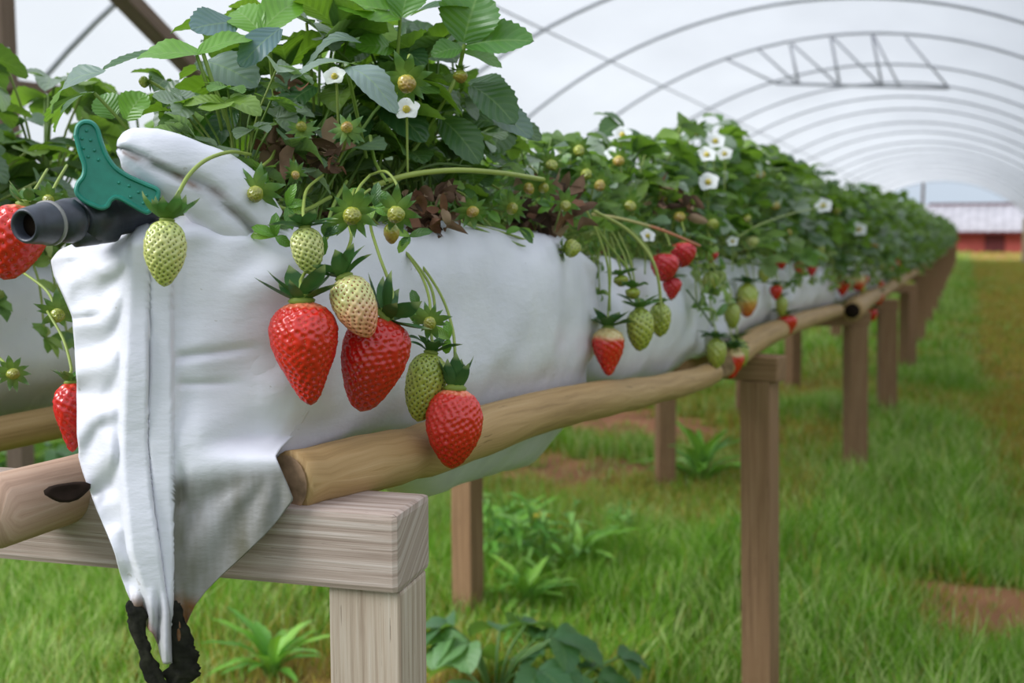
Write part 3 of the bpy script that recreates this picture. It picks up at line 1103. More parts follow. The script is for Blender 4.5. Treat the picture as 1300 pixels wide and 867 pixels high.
    shred([(167, 762, 0.836), (171, 775, 0.835), (175, 795, 0.835), (181, 820, 0.835), (190, 845, 0.836), (199, 868, 0.837), (205, 895, 0.838)], [6, 12, 11, 10, 11, 12, 5],
          'mouldy_shred', 'thin black mouldy strip left of the flap tip', 8)


make_near_bag()


def simple_bag(y0, y1, xc, hw, label, seed, height=0.19, zoff=0.0, dirt=0.4, detail=1, skew=0.0):
    mb = MB()
    f = lambda y: railz(y) + zoff
    if detail:
        bag_mesh(mb, y0, y1, lambda y: xc - hw, lambda y: xc + hw, lambda y: f(y) + 0.004, lambda y: f(y) + height, skew, skew, 0.05, 0.05, 34, 44, seed, 3.0, 1.1, dirt, 0.25, 0.25)
    else:
        bag_mesh(mb, y0, y1, lambda y: xc - hw, lambda y: xc + hw, lambda y: f(y) + 0.004, lambda y: f(y) + height, skew, skew, 0.06, 0.06, 12, 24, seed, 3.0, 1.1, dirt, 0.25, 0.25)
    tag(mb.build('grow_bag', M['bag']), label, 'grow bag', 'white grow bags')


BAGS = [(1.425, 2.09, 'second white grow bag, between the nearest bag and the gap above the second leg'),
        (2.16, 3.02, 'third white grow bag, mostly hidden by hanging green strawberries'),
        (3.06, 4.25, 'fourth white grow bag, ending before the dark hollow pole end')]
for i, (a, b, lab) in enumerate(BAGS):
    simple_bag(a, b, -0.545, 0.103, lab, i * 3.7, 0.185 if i else 0.2)
y = 4.5
i = 0
while y < 38.5:
    simple_bag(y, y + 1.16, -0.545, 0.1, 'fifth grow bag, white patch just past the hollow pole end' if i == 0 else 'small blurred white grow bag under the leaves in the far half of the row', i * 2.1, 0.19, detail=1 if y < 8 else 0)
    y += 1.22
    i += 1
simple_bag(0.55, 1.5, -1.13, 0.108, 'greyish white bag of the left row, at the left edge', 44.0, 0.19, -0.028, 0.9)
for k in range(6):
    simple_bag(1.54 + k * 1.2, 1.54 + k * 1.2 + 1.15, -1.13, 0.1, 'grow bag of the left row hidden behind the near row', 50.0 + k, 0.19, -0.02, detail=0)


# ------------------------------------------------------------------ irrigation valve
def make_valve():
    root = thing('irrigation_valve', P(110, 300, 0.82), 'black irrigation valve with green butterfly handle lying on the bag end', 'valve')

    def ring_tube(name, a, b, prof, mat, n=32, hole=None):
        a, b = Vector(a), Vector(b)
        d = (b - a)
        L = d.length
        d.normalize()
        nx = d.orthogonal().normalized()
        ny = d.cross(nx)
        vs = []
        for t, r in prof:
            for j in range(n):
                an = TAU * j / n
                vs.append(a + d * (L * t) + (nx * math.cos(an) + ny * math.sin(an)) * r)
        m = len(prof)
        fs = [(i * n + j, i * n + (j + 1) % n, (i + 1) * n + (j + 1) % n, (i + 1) * n + j) for i in range(m - 1) for j in range(n)]
        mb = MB()
        bb = mb.add(vs, fs)
        mb.f += [tuple(bb + j for j in reversed(range(n))), tuple(bb + (m - 1) * n + j for j in range(n))]
        mb.mi += [0, 0]
        return mb.build(name, mat, root)
    k = 0.80 / F
    A, B = P(30, 287, 0.770), P(122, 276, 0.838)
    # hollow barbed nozzle: starts inside the pipe, comes out over the lip and back along barbs
    ring_tube('nozzle', A, B, [(0.55, 0.1 * k), (0.5, 15 * k), (0.02, 16 * k), (0.0, 18 * k), (0.0, 20 * k), (0.03, 22 * k), (0.30, 27 * k), (0.33, 27.5 * k), (0.335, 21 * k), (0.42, 21 * k),
                                (0.425, 25 * k), (0.60, 29 * k), (0.62, 29 * k), (0.625, 23 * k), (0.72, 23 * k), (0.725, 29 * k), (0.98, 29 * k), (1.0, 26 * k)], M['black_plastic'])
    ring_tube('bore_shadow', P(30, 287, 0.770) + (B - A) * 0.12, P(30, 287, 0.770) + (B - A) * 0.14, [(0, 15.3 * k), (1, 15.3 * k)], M['dark']).name = 'bore_shade'  # dark disc plugs the nozzle, its colour painting the shadow inside
    ring_tube('clamp_ring', A.lerp(B, 0.30), A.lerp(B, 0.345), [(0, 26 * k), (0.1, 28.6 * k), (0.9, 28.6 * k), (1, 26 * k)], M['grey_ring'])
    # body: tapering block under the handle, running into the bag
    C0, C1 = P(98, 282, 0.822), P(196, 266, 0.868)
    ring_tube('valve_body', C0, C1, [(0, 4 * k), (0.01, 26 * k), (0.12, 33 * k), (0.4, 34 * k), (0.42, 27 * k), (0.62, 26 * k), (0.64, 21 * k), (1.0, 19 * k)], M['black_plastic'])
    ring_tube('stem_collar', P(120, 272, 0.842), P(122, 238, 0.828), [(0, 22 * k), (0.7, 21 * k), (0.72, 18 * k), (1.0, 18 * k)], M['black_plastic'])
    ring_tube('lug', P(92, 302, 0.815), P(140, 293, 0.838), [(0, 3 * k), (0.05, 13 * k), (0.6, 15 * k), (1, 9 * k)], M['black_plastic'])
    # butterfly handle
    out = [(93, 172), (96, 159), (105, 152), (117, 153), (126, 162), (131, 178), (138, 196), (149, 211), (166, 222), (186, 231), (201, 238), (204, 247), (199, 260), (190, 272),
           (181, 271), (165, 262), (150, 254), (143, 256), (138, 264), (128, 267), (114, 262), (101, 254), (94, 244), (96, 232), (103, 222), (104, 210), (99, 195)]
    loop = spline([Vector((x, y, 0)) for x, y in out + [out[0]]], 4)[:-1]
    cx, cy = 122, 215

    def zh(x, y):
        return 0.797 + (x - 95) * 0.00022
    n = len(loop)
    nl = [(p.x, p.y) for p in loop]

    def inset(d):
        res = []
        for i in range(n):
            a, b = nl[i - 1], nl[(i + 1) % n]
            tx, ty = b[0] - a[0], b[1] - a[1]
            l = math.hypot(tx, ty) or 1
            res.append((nl[i][0] - ty / l * d, nl[i][1] + tx / l * d))
        return res
    area = sum(nl[i][0] * nl[(i + 1) % n][1] - nl[(i + 1) % n][0] * nl[i][1] for i in range(n))
    sg = 1 if area > 0 else -1
    rings = [(0.0, 0.016), (0.0, 0.0025), (1.0, 0.0006), (2.2, 0.0), (4.6, 0.0), (5.8, 0.0012), (6.5, 0.0018)]
    mb = MB()
    vs = []
    for d, dz in rings:
        for (x, y) in inset(d * sg):
            vs.append(P(x, y, zh(x, y) + dz))
    fs = [(r * n + j, r * n + (j + 1) % n, (r + 1) * n + (j + 1) % n, (r + 1) * n + j) for r in range(len(rings) - 1) for j in range(n)]
    b = mb.add(vs, fs)
    mb.f += [tuple(b + (len(rings) - 1) * n + j for j in range(n)), tuple(b + j for j in reversed(range(n)))]
    mb.mi += [0, 0]
    hd = mb.build('handle', M['green_plastic'], root, smooth=False)
    bm = bmesh.new()
    bm.from_mesh(hd.data)
    bmesh.ops.triangulate(bm, faces=[f for f in bm.faces if len(f.verts) > 4])
    bmesh.ops.recalc_face_normals(bm, faces=bm.faces[:])
    bm.to_mesh(hd.data)
    bm.free()
    hd['label'] = 'sea-green plastic butterfly handle'
    # raised grip dots
    mb = MB()
    for (x, y) in [(104, 176), (115, 178), (106, 188), (120, 191), (112, 199), (125, 203), (151, 232), (164, 236), (176, 244), (166, 250), (186, 248), (182, 258), (110, 166)]:
        c = P(x, y, zh(x, y) + 0.0018)
        bmv = bmesh.new()
        bmesh.ops.create_uvsphere(bmv, u_segments=10, v_segments=6, radius=2.1 * k)
        bmv.verts.index_update()
        mb.add([c + v.co for v in bmv.verts], [tuple(v.index for v in f.verts) for f in bmv.faces])
        bmv.free()
    mb.build('grip_dots', M['green_plastic'], hd)


make_valve()


# ------------------------------------------------------------------ strawberries
PROF = {
    'cone': [(0, .10), (0.02, .42), (.07, .70), (.15, .90), (.26, 1.0), (.40, .97), (.56, .82), (.70, .62), (.82, .45), (.92, .30), (.97, .18), (1, 0)],
    'wedge': [(0, .10), (0.02, .45), (.08, .76), (.18, .95), (.30, 1.0), (.48, .96), (.64, .82), (.78, .64), (.89, .46), (.96, .27), (1, 0)],
    'egg': [(0, .10), (.02, .40), (.08, .68), (.18, .88), (.34, 1.0), (.52, .97), (.68, .82), (.82, .58), (.92, .36), (.97, .2), (1, 0)],
    'oval': [(0, .12), (.03, .46), (.10, .76), (.22, .95), (.38, 1.0), (.58, .93), (.74, .76), (.87, .52), (.95, .30), (1, 0)],
}
RED = {'skin': lin(214, 42, 28), 'deep': lin(182, 18, 10), 'shoulder': lin(236, 132, 96), 'seed': lin(226, 120, 60), 'sh': 0.05}
REDW = {'skin': lin(212, 40, 26), 'deep': lin(196, 26, 20), 'shoulder': lin(222, 200, 140), 'seed': lin(226, 160, 80), 'sh': 0.22}
DARKRED = {'skin': lin(200, 32, 24), 'deep': lin(164, 14, 14), 'shoulder': lin(220, 70, 50), 'seed': lin(206, 96, 50), 'sh': 0.06}
PINKRED = {'skin': lin(206, 36, 48), 'deep': lin(176, 20, 36), 'shoulder': lin(226, 90, 90), 'seed': lin(220, 130, 90), 'sh': 0.06}
GREEN = {'skin': lin(206, 208, 134), 'deep': lin(182, 190, 96), 'shoulder': lin(196, 206, 120), 'seed': lin(104, 112, 34), 'ss': 1.55, 'sh': 0.2}
LIME = {'skin': lin(168, 176, 76), 'deep': lin(150, 158, 58), 'shoulder': lin(160, 176, 76), 'seed': lin(78, 88, 24), 'ss': 1.55, 'sh': 0.25}
PINKW = {'skin': lin(226, 190, 146), 'deep': lin(234, 134, 104), 'shoulder': lin(206, 204, 132), 'seed': lin(156, 70, 36), 'ss': 1.55, 'sh': 0.45}
HALF = {'skin': lin(204, 196, 96), 'deep': lin(206, 60, 28), 'shoulder': lin(170, 184, 76), 'seed': lin(150, 120, 46), 'sh': 0.4}
CORE = {'skin': lin(158, 164, 62), 'deep': lin(140, 138, 52), 'shoulder': lin(166, 184, 70), 'seed': lin(126, 100, 36), 'sh': 0.3}
BUDY = {'skin': lin(186, 172, 70), 'deep': lin(156, 124, 62), 'shoulder': lin(166, 176, 74), 'seed': lin(150, 110, 44), 'sh': 0.3}


def berry_geo(mb, sd, L, W, shape, pal, nseed, nu=56, nv=60, seed=0, flat=0.92):
    """local frame: top at the origin, axis along -Z"""
    rg = np.random.default_rng(seed + 5)
    pr = PROF[shape]
    t = np.linspace(0, 1, nv + 1) ** 1.0
    tf = np.linspace(0, 1, 400)
    rf = np.interp(tf, [p[0] for p in pr], [p[1] for p in pr])
    kern = np.hanning(21)
    kern /= kern.sum()
    rs = np.convolve(np.pad(rf, 10, mode='reflect', reflect_type='odd'), kern, mode='valid')
    rs[0], rs[-1] = 0, 0
    rs = np.clip(rs, 0, None)
    t = 0.5 - 0.5 * np.cos(np.pi * t * 0.999)
    r = np.interp(t, tf, rs) * W / 2
    # end rounding
    ang = np.linspace(0, TAU, nu, endpoint=False)
    lump = 1 + 0.05 * np.sin(2 * ang + rg.uniform(0, 6)) + 0.03 * np.sin(3 * ang + rg.uniform(0, 6))
    bend = rg.uniform(-0.05, 0.05, 2) * W
    TT, AA = np.meshgrid(t, ang, indexing='ij')
    RR = np.interp(TT, tf, rs) * W / 2 * (1 + (lump[None, :] - 1) * (0.3 + TT))
    X = RR * np.cos(AA) + bend[0] * TT ** 2
    Y = RR * np.sin(AA) * flat + bend[1] * TT ** 2
    Z = -TT * L
    # seeds: phyllotaxis spread by area
    ds = np.hypot(np.diff(tf) * L, np.diff(rs) * W / 2)
    ar = np.concatenate([[0], np.cumsum(ds * (rs[:-1] + rs[1:]) / 2 * W / 2)])
    ar /= ar[-1]
    q = (np.arange(nseed) + 0.5) / nseed
    st = np.interp(0.03 + 0.965 * q, ar, tf)
    sa = np.arange(nseed) * 2.399963 + rg.normal(0, 0.05, nseed)
    sr = np.interp(st, tf, rs) * W / 2
    sl = np.interp(np.mod(sa, TAU), np.append(ang, TAU), np.append(lump, lump[0]))
    sr2 = sr * (1 + (sl - 1) * (0.3 + st))
    S = np.stack([sr2 * np.cos(sa) + bend[0] * st ** 2, sr2 * np.sin(sa) * flat + bend[1] * st ** 2, -st * L], -1)
    V = np.stack([X, Y, Z], -1)
    area = 2 * np.pi * np.sum(ds * (rs[:-1] + rs[1:]) / 2 * W / 2)
    sp = math.sqrt(area / nseed)
    d2 = ((V[:, :, None, :] - S[None, None, :, :]) ** 2).sum(-1)
    dmin = np.sqrt(d2.min(-1))
    dim = np.exp(-(dmin / (sp * 0.36)) ** 2)
    nrm_ = np.stack([np.cos(AA), np.sin(AA) * 1.0, np.gradient(np.interp(t, tf, rs) * W / 2, t * L + 1e-9)[:, None].repeat(nu, 1) * 1.0], -1)
    nrm_[..., 2] = np.clip(nrm_[..., 2], -3, 3)
    nrm_ /= np.linalg.norm(nrm_, axis=-1, keepdims=True)
    V = V + nrm_ * (sp * 0.12 - dim * sp * 0.37)[..., None] * np.clip(RR / (W * 0.18), 0, 1)[..., None]
    # colour
    sk, dp, sh = np.array(pal['skin']), np.array(pal['deep']), np.array(pal['shoulder'])
    n = 0.5 + 0.5 * np.sin(AA * 1 + rg.uniform(0, 6)) * 0.6 + 0.2 * np.sin(AA * 3 + TT * 5)
    k1 = smooth01(TT * 1.1 - 0.25 + 0.35 * (n - 0.5))[..., None]
    c = sk * (1 - k1) + dp * k1
    k2 = (1 - smooth01((TT - pal['sh'] * (0.55 + 0.5 * n)) / max(0.03, pal['sh'] * 0.7)))[..., None]
    c = c * (1 - k2) + sh * k2
    fs = [(i * nu + j, (i + 1) * nu + j, (i + 1) * nu + (j + 1) % nu, i * nu + (j + 1) % nu) for i in range(nv) for j in range(nu)]
    mb.add(V.reshape(-1, 3).tolist(), fs, None, c.reshape(-1, 4).tolist())
    # achenes
    for k in range(nseed):
        if st[k] > 0.995:
            continue
        e = Vector((math.cos(sa[k]), math.sin(sa[k]), 0))
        g = (np.interp(min(1, st[k] + .02), tf, rs) - np.interp(max(0, st[k] - .02), tf, rs)) * W / 2
        tan = Vector((e.x * g, e.y * g, -0.04 * L)).normalized()
        bi = Vector((-e.y, e.x, 0))
        nn = bi.cross(tan).normalized()
        if nn.dot(e) < 0:
            nn = -nn
        ss = pal.get('ss', 1.0)
        c0 = Vector(S[k]) - nn * sp * (0.17 if ss == 1 else 0.12)
        a, b_, h = sp * 0.15 * ss, sp * 0.085 * ss, sp * 0.09 * ss
        vv = [c0 + tan * a, c0 + bi * b_, c0 - tan * a, c0 - bi * b_, c0 + nn * h, c0 - nn * h]
        sd.add(vv, [(0, 1, 4), (1, 2, 4), (2, 3, 4), (3, 0, 4), (1, 0, 5), (2, 1, 5), (3, 2, 5), (0, 3, 5)], None, pal['seed'])


def calyx_geo(mb, W, n, length, a0, a1, rg, c0=lin(110, 154, 66), c1=lin(72, 122, 62), r0=0.10, wide=0.36, tipc=lin(150, 170, 110)):
    """ring of pointed sepals round the local origin; angles in degrees above horizontal (up is +Z)"""
    for layer in range(1):
        for k in range(n):
            az = TAU * (k + rg.uniform(-0.25, 0.25)) / n
            l = length * rg.uniform(0.75, 1.15)
            b0, b1 = math.radians(a0 + rg.uniform(-10, 10)), math.radians(a1 + rg.uniform(-22, 22))
            e = Vector((math.cos(az), math.sin(az), 0))
            s = Vector((-e.y, e.x, 0))
            p = e * (r0 * W) + Vector((0, 0, 0.004 * (k % 2) * W / 0.05))
            vs, cs, m = [], [], 7
            tw = rg.uniform(-0.5, 0.5)
            for i in range(m + 1):
                t = i / m
                an = b0 + (b1 - b0) * t
                if i:
                    p = p + (e * math.cos(an) + Vector((0, 0, 1)) * math.sin(an)) * (l / m)
                nrm_ = (Vector((0, 0, 1)) * math.cos(an) - e * math.sin(an))
                w = wide * l * (0.34 + 0.66 * math.sin(math.pi * min(1, t * 0.8 + 0.18))) * (1 - t ** 4.5) * 0.5
                sd_ = (s * math.cos(tw * t) + nrm_ * math.sin(tw * t))
                vs += [p - sd_ * w + nrm_ * w * 0.30, p, p + sd_ * w + nrm_ * w * 0.30]
                cc = tuple(np.array(c0) * (1 - t) + np.array(c1) * t) if t < 0.85 else tipc
                cs += [tuple(np.array(cc) * 0.9), cc, tuple(np.array(cc) * 1.05)]
            fs = []
            for i in range(m):
                for q in (0, 1):
                    fs.append((i * 3 + q, i * 3 + q + 1, i * 3 + q + 4, i * 3 + q + 3))
            mb.add(vs, fs, None, cs)
    # receptacle disc
    vs = [Vector((0, 0, 0.10 * W))]
    k = 10
    for rr_, z in ((0.12, 0.07), (0.2, 0.0), (0.18, -0.04)):
        vs += [Vector((math.cos(TAU * j / k) * rr_ * W, math.sin(TAU * j / k) * rr_ * W, z * W)) for j in range(k)]
    fs = [(0, 1 + j, 1 + (j + 1) % k) for j in range(k)]
    for r_ in range(2):
        fs += [(1 + r_ * k + j, 1 + (r_ + 1) * k + j, 1 + (r_ + 1) * k + (j + 1) % k, 1 + r_ * k + (j + 1) % k) for j in range(k)]
    mb.add(vs, fs, None, lin(150, 170, 70))


STALK = lin(158, 176, 84)
STALKD = lin(110, 142, 62)


def orient(mb, origin, axis, roll):
    """map local (-Z = axis) into the world at origin"""
    z = -Vector(axis).normalized()
    x = z.orthogonal().normalized()
    x = Matrix.Rotation(roll, 3, z) @ x
    y = z.cross(x)
    m = Matrix((x, y, z)).transposed()
    mb.v = [tuple(origin + m @ Vector(v)) for v in mb.v]


def strawberry(top, tip, wpx, z, pal, label, shape='cone', nseed=150, dz=0.0, sepals=9, slen=0.52, a0=15, a1=45, stalk=None, seed=None, group='strawberries hanging on the near row',
               calyx_dir=None, sr=0.0012, name='strawberry', cdark=False, nu=56, nv=60, wide=0.46, bright=False):
    seed = R.randrange(10 ** 6) if seed is None else seed
    rg = random.Random(seed)
    a, b = P(top[0], top[1], z), P(tip[0], tip[1], z + dz)
    ax = b - a
    W = wpx * z / F
    root = thing(name, a, label, 'strawberry', group)
    mb, sd = MB(), MB()
    roll = rg.uniform(0, TAU)
    berry_geo(mb, sd, ax.length, W, shape, pal, nseed, nu, nv, seed)
    orient(mb, a, ax, roll)
    orient(sd, a, ax, roll)
    bo = mb.build('berry', M['berry'], root)
    sd.build('seeds', M['seed'], bo)
    cb = MB()
    kw = dict(c0=lin(84, 128, 58), c1=lin(48, 92, 56)) if cdark else {}
    if bright:
        kw = dict(c0=lin(146, 174, 72), c1=lin(70, 122, 62), tipc=lin(130, 164, 110))
    calyx_geo(cb, W, sepals, slen * W, a0, a1, rg, wide=wide, **kw)
    orient(cb, a - ax.normalized() * W * 0.02, Vector(calyx_dir) if calyx_dir else ax, roll)
    cb.build('calyx', M['sepal'], root)
    if stalk:
        up = -ax.normalized()
        pts = [a + up * W * 0.06, a + up * W * 0.25] + [P(*q) for q in stalk]
        sp = spline(pts, 6)
        n = len(sp)
        tb = MB()
        tb.tube(sp, [sr * (1.25 - 0.25 * i / n) for i in range(n)], 7, [tuple(np.array(STALK) * (0.8 + 0.2 * math.sin(i * 0.9)) if False else STALK) for i in range(n)])
        tb.build('stalk', M['stem'], root)
    return root


# ---- the near cluster
strawberry((383, 383), (391, 515), 88, 0.832, RED, 'large ripe red strawberry, tapering, leftmost of the two big ones on the near bag', 'cone', 400, 0.004, 9, 0.60, 25, 40,
           [(385, 350, 0.845), (410, 310, 0.87), (440, 265, 0.90), (470, 240, 0.93)], 11, cdark=True, nu=110, nv=110)
strawberry((488, 404), (458, 523), 88, 0.872, DARKRED, 'large dark red strawberry partly behind the pinkish unripe one', 'wedge', 380, 0.0, 9, 0.60, 30, 60,
           [(498, 370, 0.885), (480, 320, 0.90), (470, 280, 0.93), (480, 250, 0.95)], 12, cdark=True, nu=110, nv=110, calyx_dir=(P(455, 440, 0.87) - P(492, 400, 0.87)))
strawberry((437, 352), (467, 430), 62, 0.838, PINKW, 'whitish strawberry turning pink, in front of the dark red one', 'oval', 260, 0.0, 9, 0.75, 35, 15,
           [(438, 325, 0.85), (446, 300, 0.87), (440, 270, 0.90), (450, 240, 0.93)], 13, nu=90, nv=90, cdark=True)
strawberry((387, 289), (394, 349), 42, 0.845, GREEN, 'pale green strawberry with wide spread sepals above the large red one', 'oval', 150, 0.0, 9, 1.05, 10, 15,
           [(385, 265, 0.86), (390, 240, 0.90), (410, 222, 0.95)], 14, nu=76, nv=76, cdark=True, wide=0.42)
strawberry((547, 448), (532, 536), 50, 0.965, LIME, 'yellow-green unripe strawberry left of the lowest ripe one', 'oval', 280, 0.0, 8, 0.72, 40, 0,
           [(548, 425, 0.975), (552, 392, 0.985), (545, 360, 0.99), (520, 325, 1.0), (495, 300, 1.01), (470, 275, 1.03)], 15, cdark=True, nu=90, nv=90)
strawberry((578, 494), (573, 596), 75, 0.955, RED, 'lowest ripe red strawberry, hanging in front of the beige pole', 'egg', 340, 0.0, 9, 0.50, 60, 80,
           [(578, 462, 0.965), (575, 420, 0.985), (560, 375, 1.0), (530, 330, 1.02), (505, 305, 1.03), (485, 280, 1.04)], 16, cdark=True, nu=110, nv=110, wide=0.5)
strawberry((212, 280), (206, 364), 51, 0.795, GREEN, 'pale green strawberry hanging alone on the front of the bag end', 'egg', 240, 0.0, 11, 0.80, 15, 65,
           [(225, 248, 0.795), (240, 222, 0.805), (262, 203, 0.825), (292, 193, 0.85), (318, 196, 0.89)], 17, nu=90, nv=90, sr=0.0014)
# ---- immature fruit with star-like sepals
FR = [((326, 232), (322, 262), 30, 0.875, CORE, 'tiny green fruit with a star of sepals on the white bag shoulder', 0.98, [(330, 215, 0.89), (345, 200, 0.93), (352, 180, 0.97)], 0.00),
      ((446, 262), (448, 288), 34, 0.872, CORE, 'tiny yellow-green fruit with sepals above the pinkish strawberry', 0.95, [(455, 240, 0.9), (470, 222, 0.95)], -0.022),
      ((503, 258), (502, 288), 32, 0.93, CORE, 'tiny fruit under a curved stalk right of the other tiny fruits', 0.95, [(505, 238, 0.935), (490, 218, 0.945), (470, 222, 0.97)], 0.0),
      ((497, 284), (497, 310), 20, 0.935, BUDY, 'small tan fruitlet just under the tiny fruit on curved stalk', 0.5, [(500, 272, 0.94), (510, 258, 0.96)], 0.0),
      ((546, 398), (545, 424), 24, 0.955, CORE, 'tiny green fruit with stubby sepals above the yellow-green strawberry', 0.85, [(545, 380, 0.96), (535, 350, 0.98), (515, 320, 1.0)], -0.01),
      ((517, 92), (516, 122), 34, 0.98, BUDY, 'yellow spent flower core with sepals, high among leaves', 1.0, [(520, 70, 0.99), (530, 110, 1.03), (540, 160, 1.08)], -0.01),
      ((440, 172), (441, 150), 22, 0.96, BUDY, 'small upright yellow-green fruitlet with sepals, middle of the near plant', 1.0, [(436, 190, 0.97), (425, 215, 0.98), (420, 240, 1.0)], 0.0),
      ((383, 172), (382, 148), 20, 0.95, CORE, 'small green fruitlet beside a brown dry leaf, left of the middle', 1.0, [(390, 195, 0.96), (400, 225, 0.98)], 0.0),
      ((583, 90), (586, 106), 20, 1.05, BUDY, 'small yellow fruitlet under the right-hand top leaves', 0.7, [(575, 110, 1.05), (550, 150, 1.06), (510, 205, 1.08)], 0.0),
      ((716, 316), (738, 314), 26, 1.30, LIME, 'small green fruit lying sideways against the white bag', 0.6, [(700, 318, 1.29), (660, 302, 1.22), (620, 290, 1.17), (580, 278, 1.12)], 0.0),
      ((188, 104), (176, 104), 15, 0.98, LIME, 'small pointed green bud left of the top leaves', 0.7, [(205, 112, 0.98), (230, 130, 0.98), (255, 160, 0.98)], 0.0),
      ((66, 246), (56, 262), 20, 0.90, CORE, 'yellow-green fruitlet right above the black nozzle', 0.9, [(72, 232, 0.91), (85, 210, 0.95)], 0.0),
      ((72, 388), (74, 414), 26, 1.02, LIME, 'green fruitlet with ribbed sepals left of the bag end', 1.0, [(60, 370, 1.02), (35, 350, 1.04), (15, 338, 1.06)], 0.0),
      ((12, 468), (22, 482), 22, 1.03, CORE, 'green fruitlet with sepals at the left edge, beside the left bag', 1.0, [(0, 455, 1.04), (-20, 440, 1.05)], 0.0),
      ((375, 215), (375, 230), 16, 0.93, BUDY, 'tiny bud below the brown dry leaf on the near plant', 0.9, [(372, 200, 0.94), (365, 180, 0.96)], 0.0),
      ((600, 262), (600, 276), 22, 1.06, BUDY, 'yellowish bud with pale sepals on the bag edge', 0.95, [(592, 250, 1.07), (575, 240, 1.09)], 0.0),
      ((650, 258), (650, 272), 22, 1.14, CORE, 'green bud right of the yellowish one on the bag edge', 0.95, [(640, 245, 1.15), (625, 235, 1.17)], 0.0),
      ((690, 232), (690, 246), 20, 1.22, CORE, 'green bud where the long arching stem ends', 0.95, [(684, 222, 1.23), (672, 210, 1.26)], 0.0)]
for i, (tp, ti, w, z, pal, lab, sl, stl, dz) in enumerate(FR):
    mx, my, q = (tp[0] + ti[0]) / 2, (tp[1] + ti[1]) / 2, 0.26
    if sl > 0.8:
        tp = (mx + (tp[0] - mx) * q, my + (tp[1] - my) * q)
        ti = (mx + (ti[0] - mx) * q, my + (ti[1] - my) * q)
        z -= 0.014
        dz, w, sl = -w * z / F * 0.55, w * 0.72, 1.55
    strawberry(tp, ti, w, z, pal, lab, 'egg', 60, dz, 11, sl, 10, -15 if i % 2 else 18, stl, 40 + i, 'tiny green fruits on the near plants', nu=30, nv=30, wide=0.36, bright=True)
# ---- mid-distance fruit on the right side
strawberry((772, 416), (771, 477), 42, 1.43, REDW, 'ripe red strawberry with pale shoulders hanging low on the second bag', 'cone', 110, 0, 9, 0.85, 30, 20,
           [(772, 395, 1.44), (775, 340, 1.44), (768, 300, 1.46), (765, 275, 1.5)], 31, cdark=True, nu=48, nv=50)
strawberry((812, 392), (814, 446), 36, 1.46, LIME, 'green unripe strawberry right of the ripe one low on second bag', 'oval', 100, 0, 9, 0.85, 35, 10,
           [(808, 372, 1.47), (800, 330, 1.49), (785, 295, 1.52)], 32, nu=44, nv=46)
strawberry((838, 385), (838, 428), 28, 1.52, LIME, 'smaller green strawberry behind the green unripe one', 'oval', 70, 0, 8, 0.6, 20, 5, [(836, 360, 1.53), (825, 320, 1.55), (800, 290, 1.58)], 33, nu=40, nv=40)
strawberry((845, 322), (843, 358), 36, 1.60, PINKRED, 'red strawberry at the left of the red trio above the green ones', 'wedge', 80, 0, 8, 0.5, 30, 40, [(850, 310, 1.61), (842, 290, 1.64)], 34, nu=40, nv=40)
strawberry((868, 308), (868, 340), 34, 1.66, PINKRED, 'red strawberry at the upper right of the red trio', 'wedge', 70, 0, 8, 0.4, 30, 40, [(870, 298, 1.67), (865, 280, 1.7)], 35, nu=40, nv=40)
strawberry((854, 352), (852, 381), 24, 1.62, PINKRED, 'small red strawberry hanging lowest in the red trio', 'cone', 60, 0, 8, 0.7, 10, 0, [(858, 340, 1.63), (862, 320, 1.66)], 36, nu=40, nv=40)
strawberry((803, 366), (803, 380), 20, 1.45, CORE, 'tiny fruitlet with wide sepals above the green unripe strawberry', 'oval', 30, 0, 9, 1.2, 20, 10, [(800, 350, 1.46), (790, 320, 1.48), (775, 290, 1.5)], 37, nu=24, nv=24)
strawberry((788, 350), (789, 364), 20, 1.46, CORE, 'tiny fruitlet among stalks on the second bag', 'oval', 30, 0, 9, 1.2, 20, 10, [(786, 335, 1.47), (775, 300, 1.49)], 38, nu=24, nv=24)
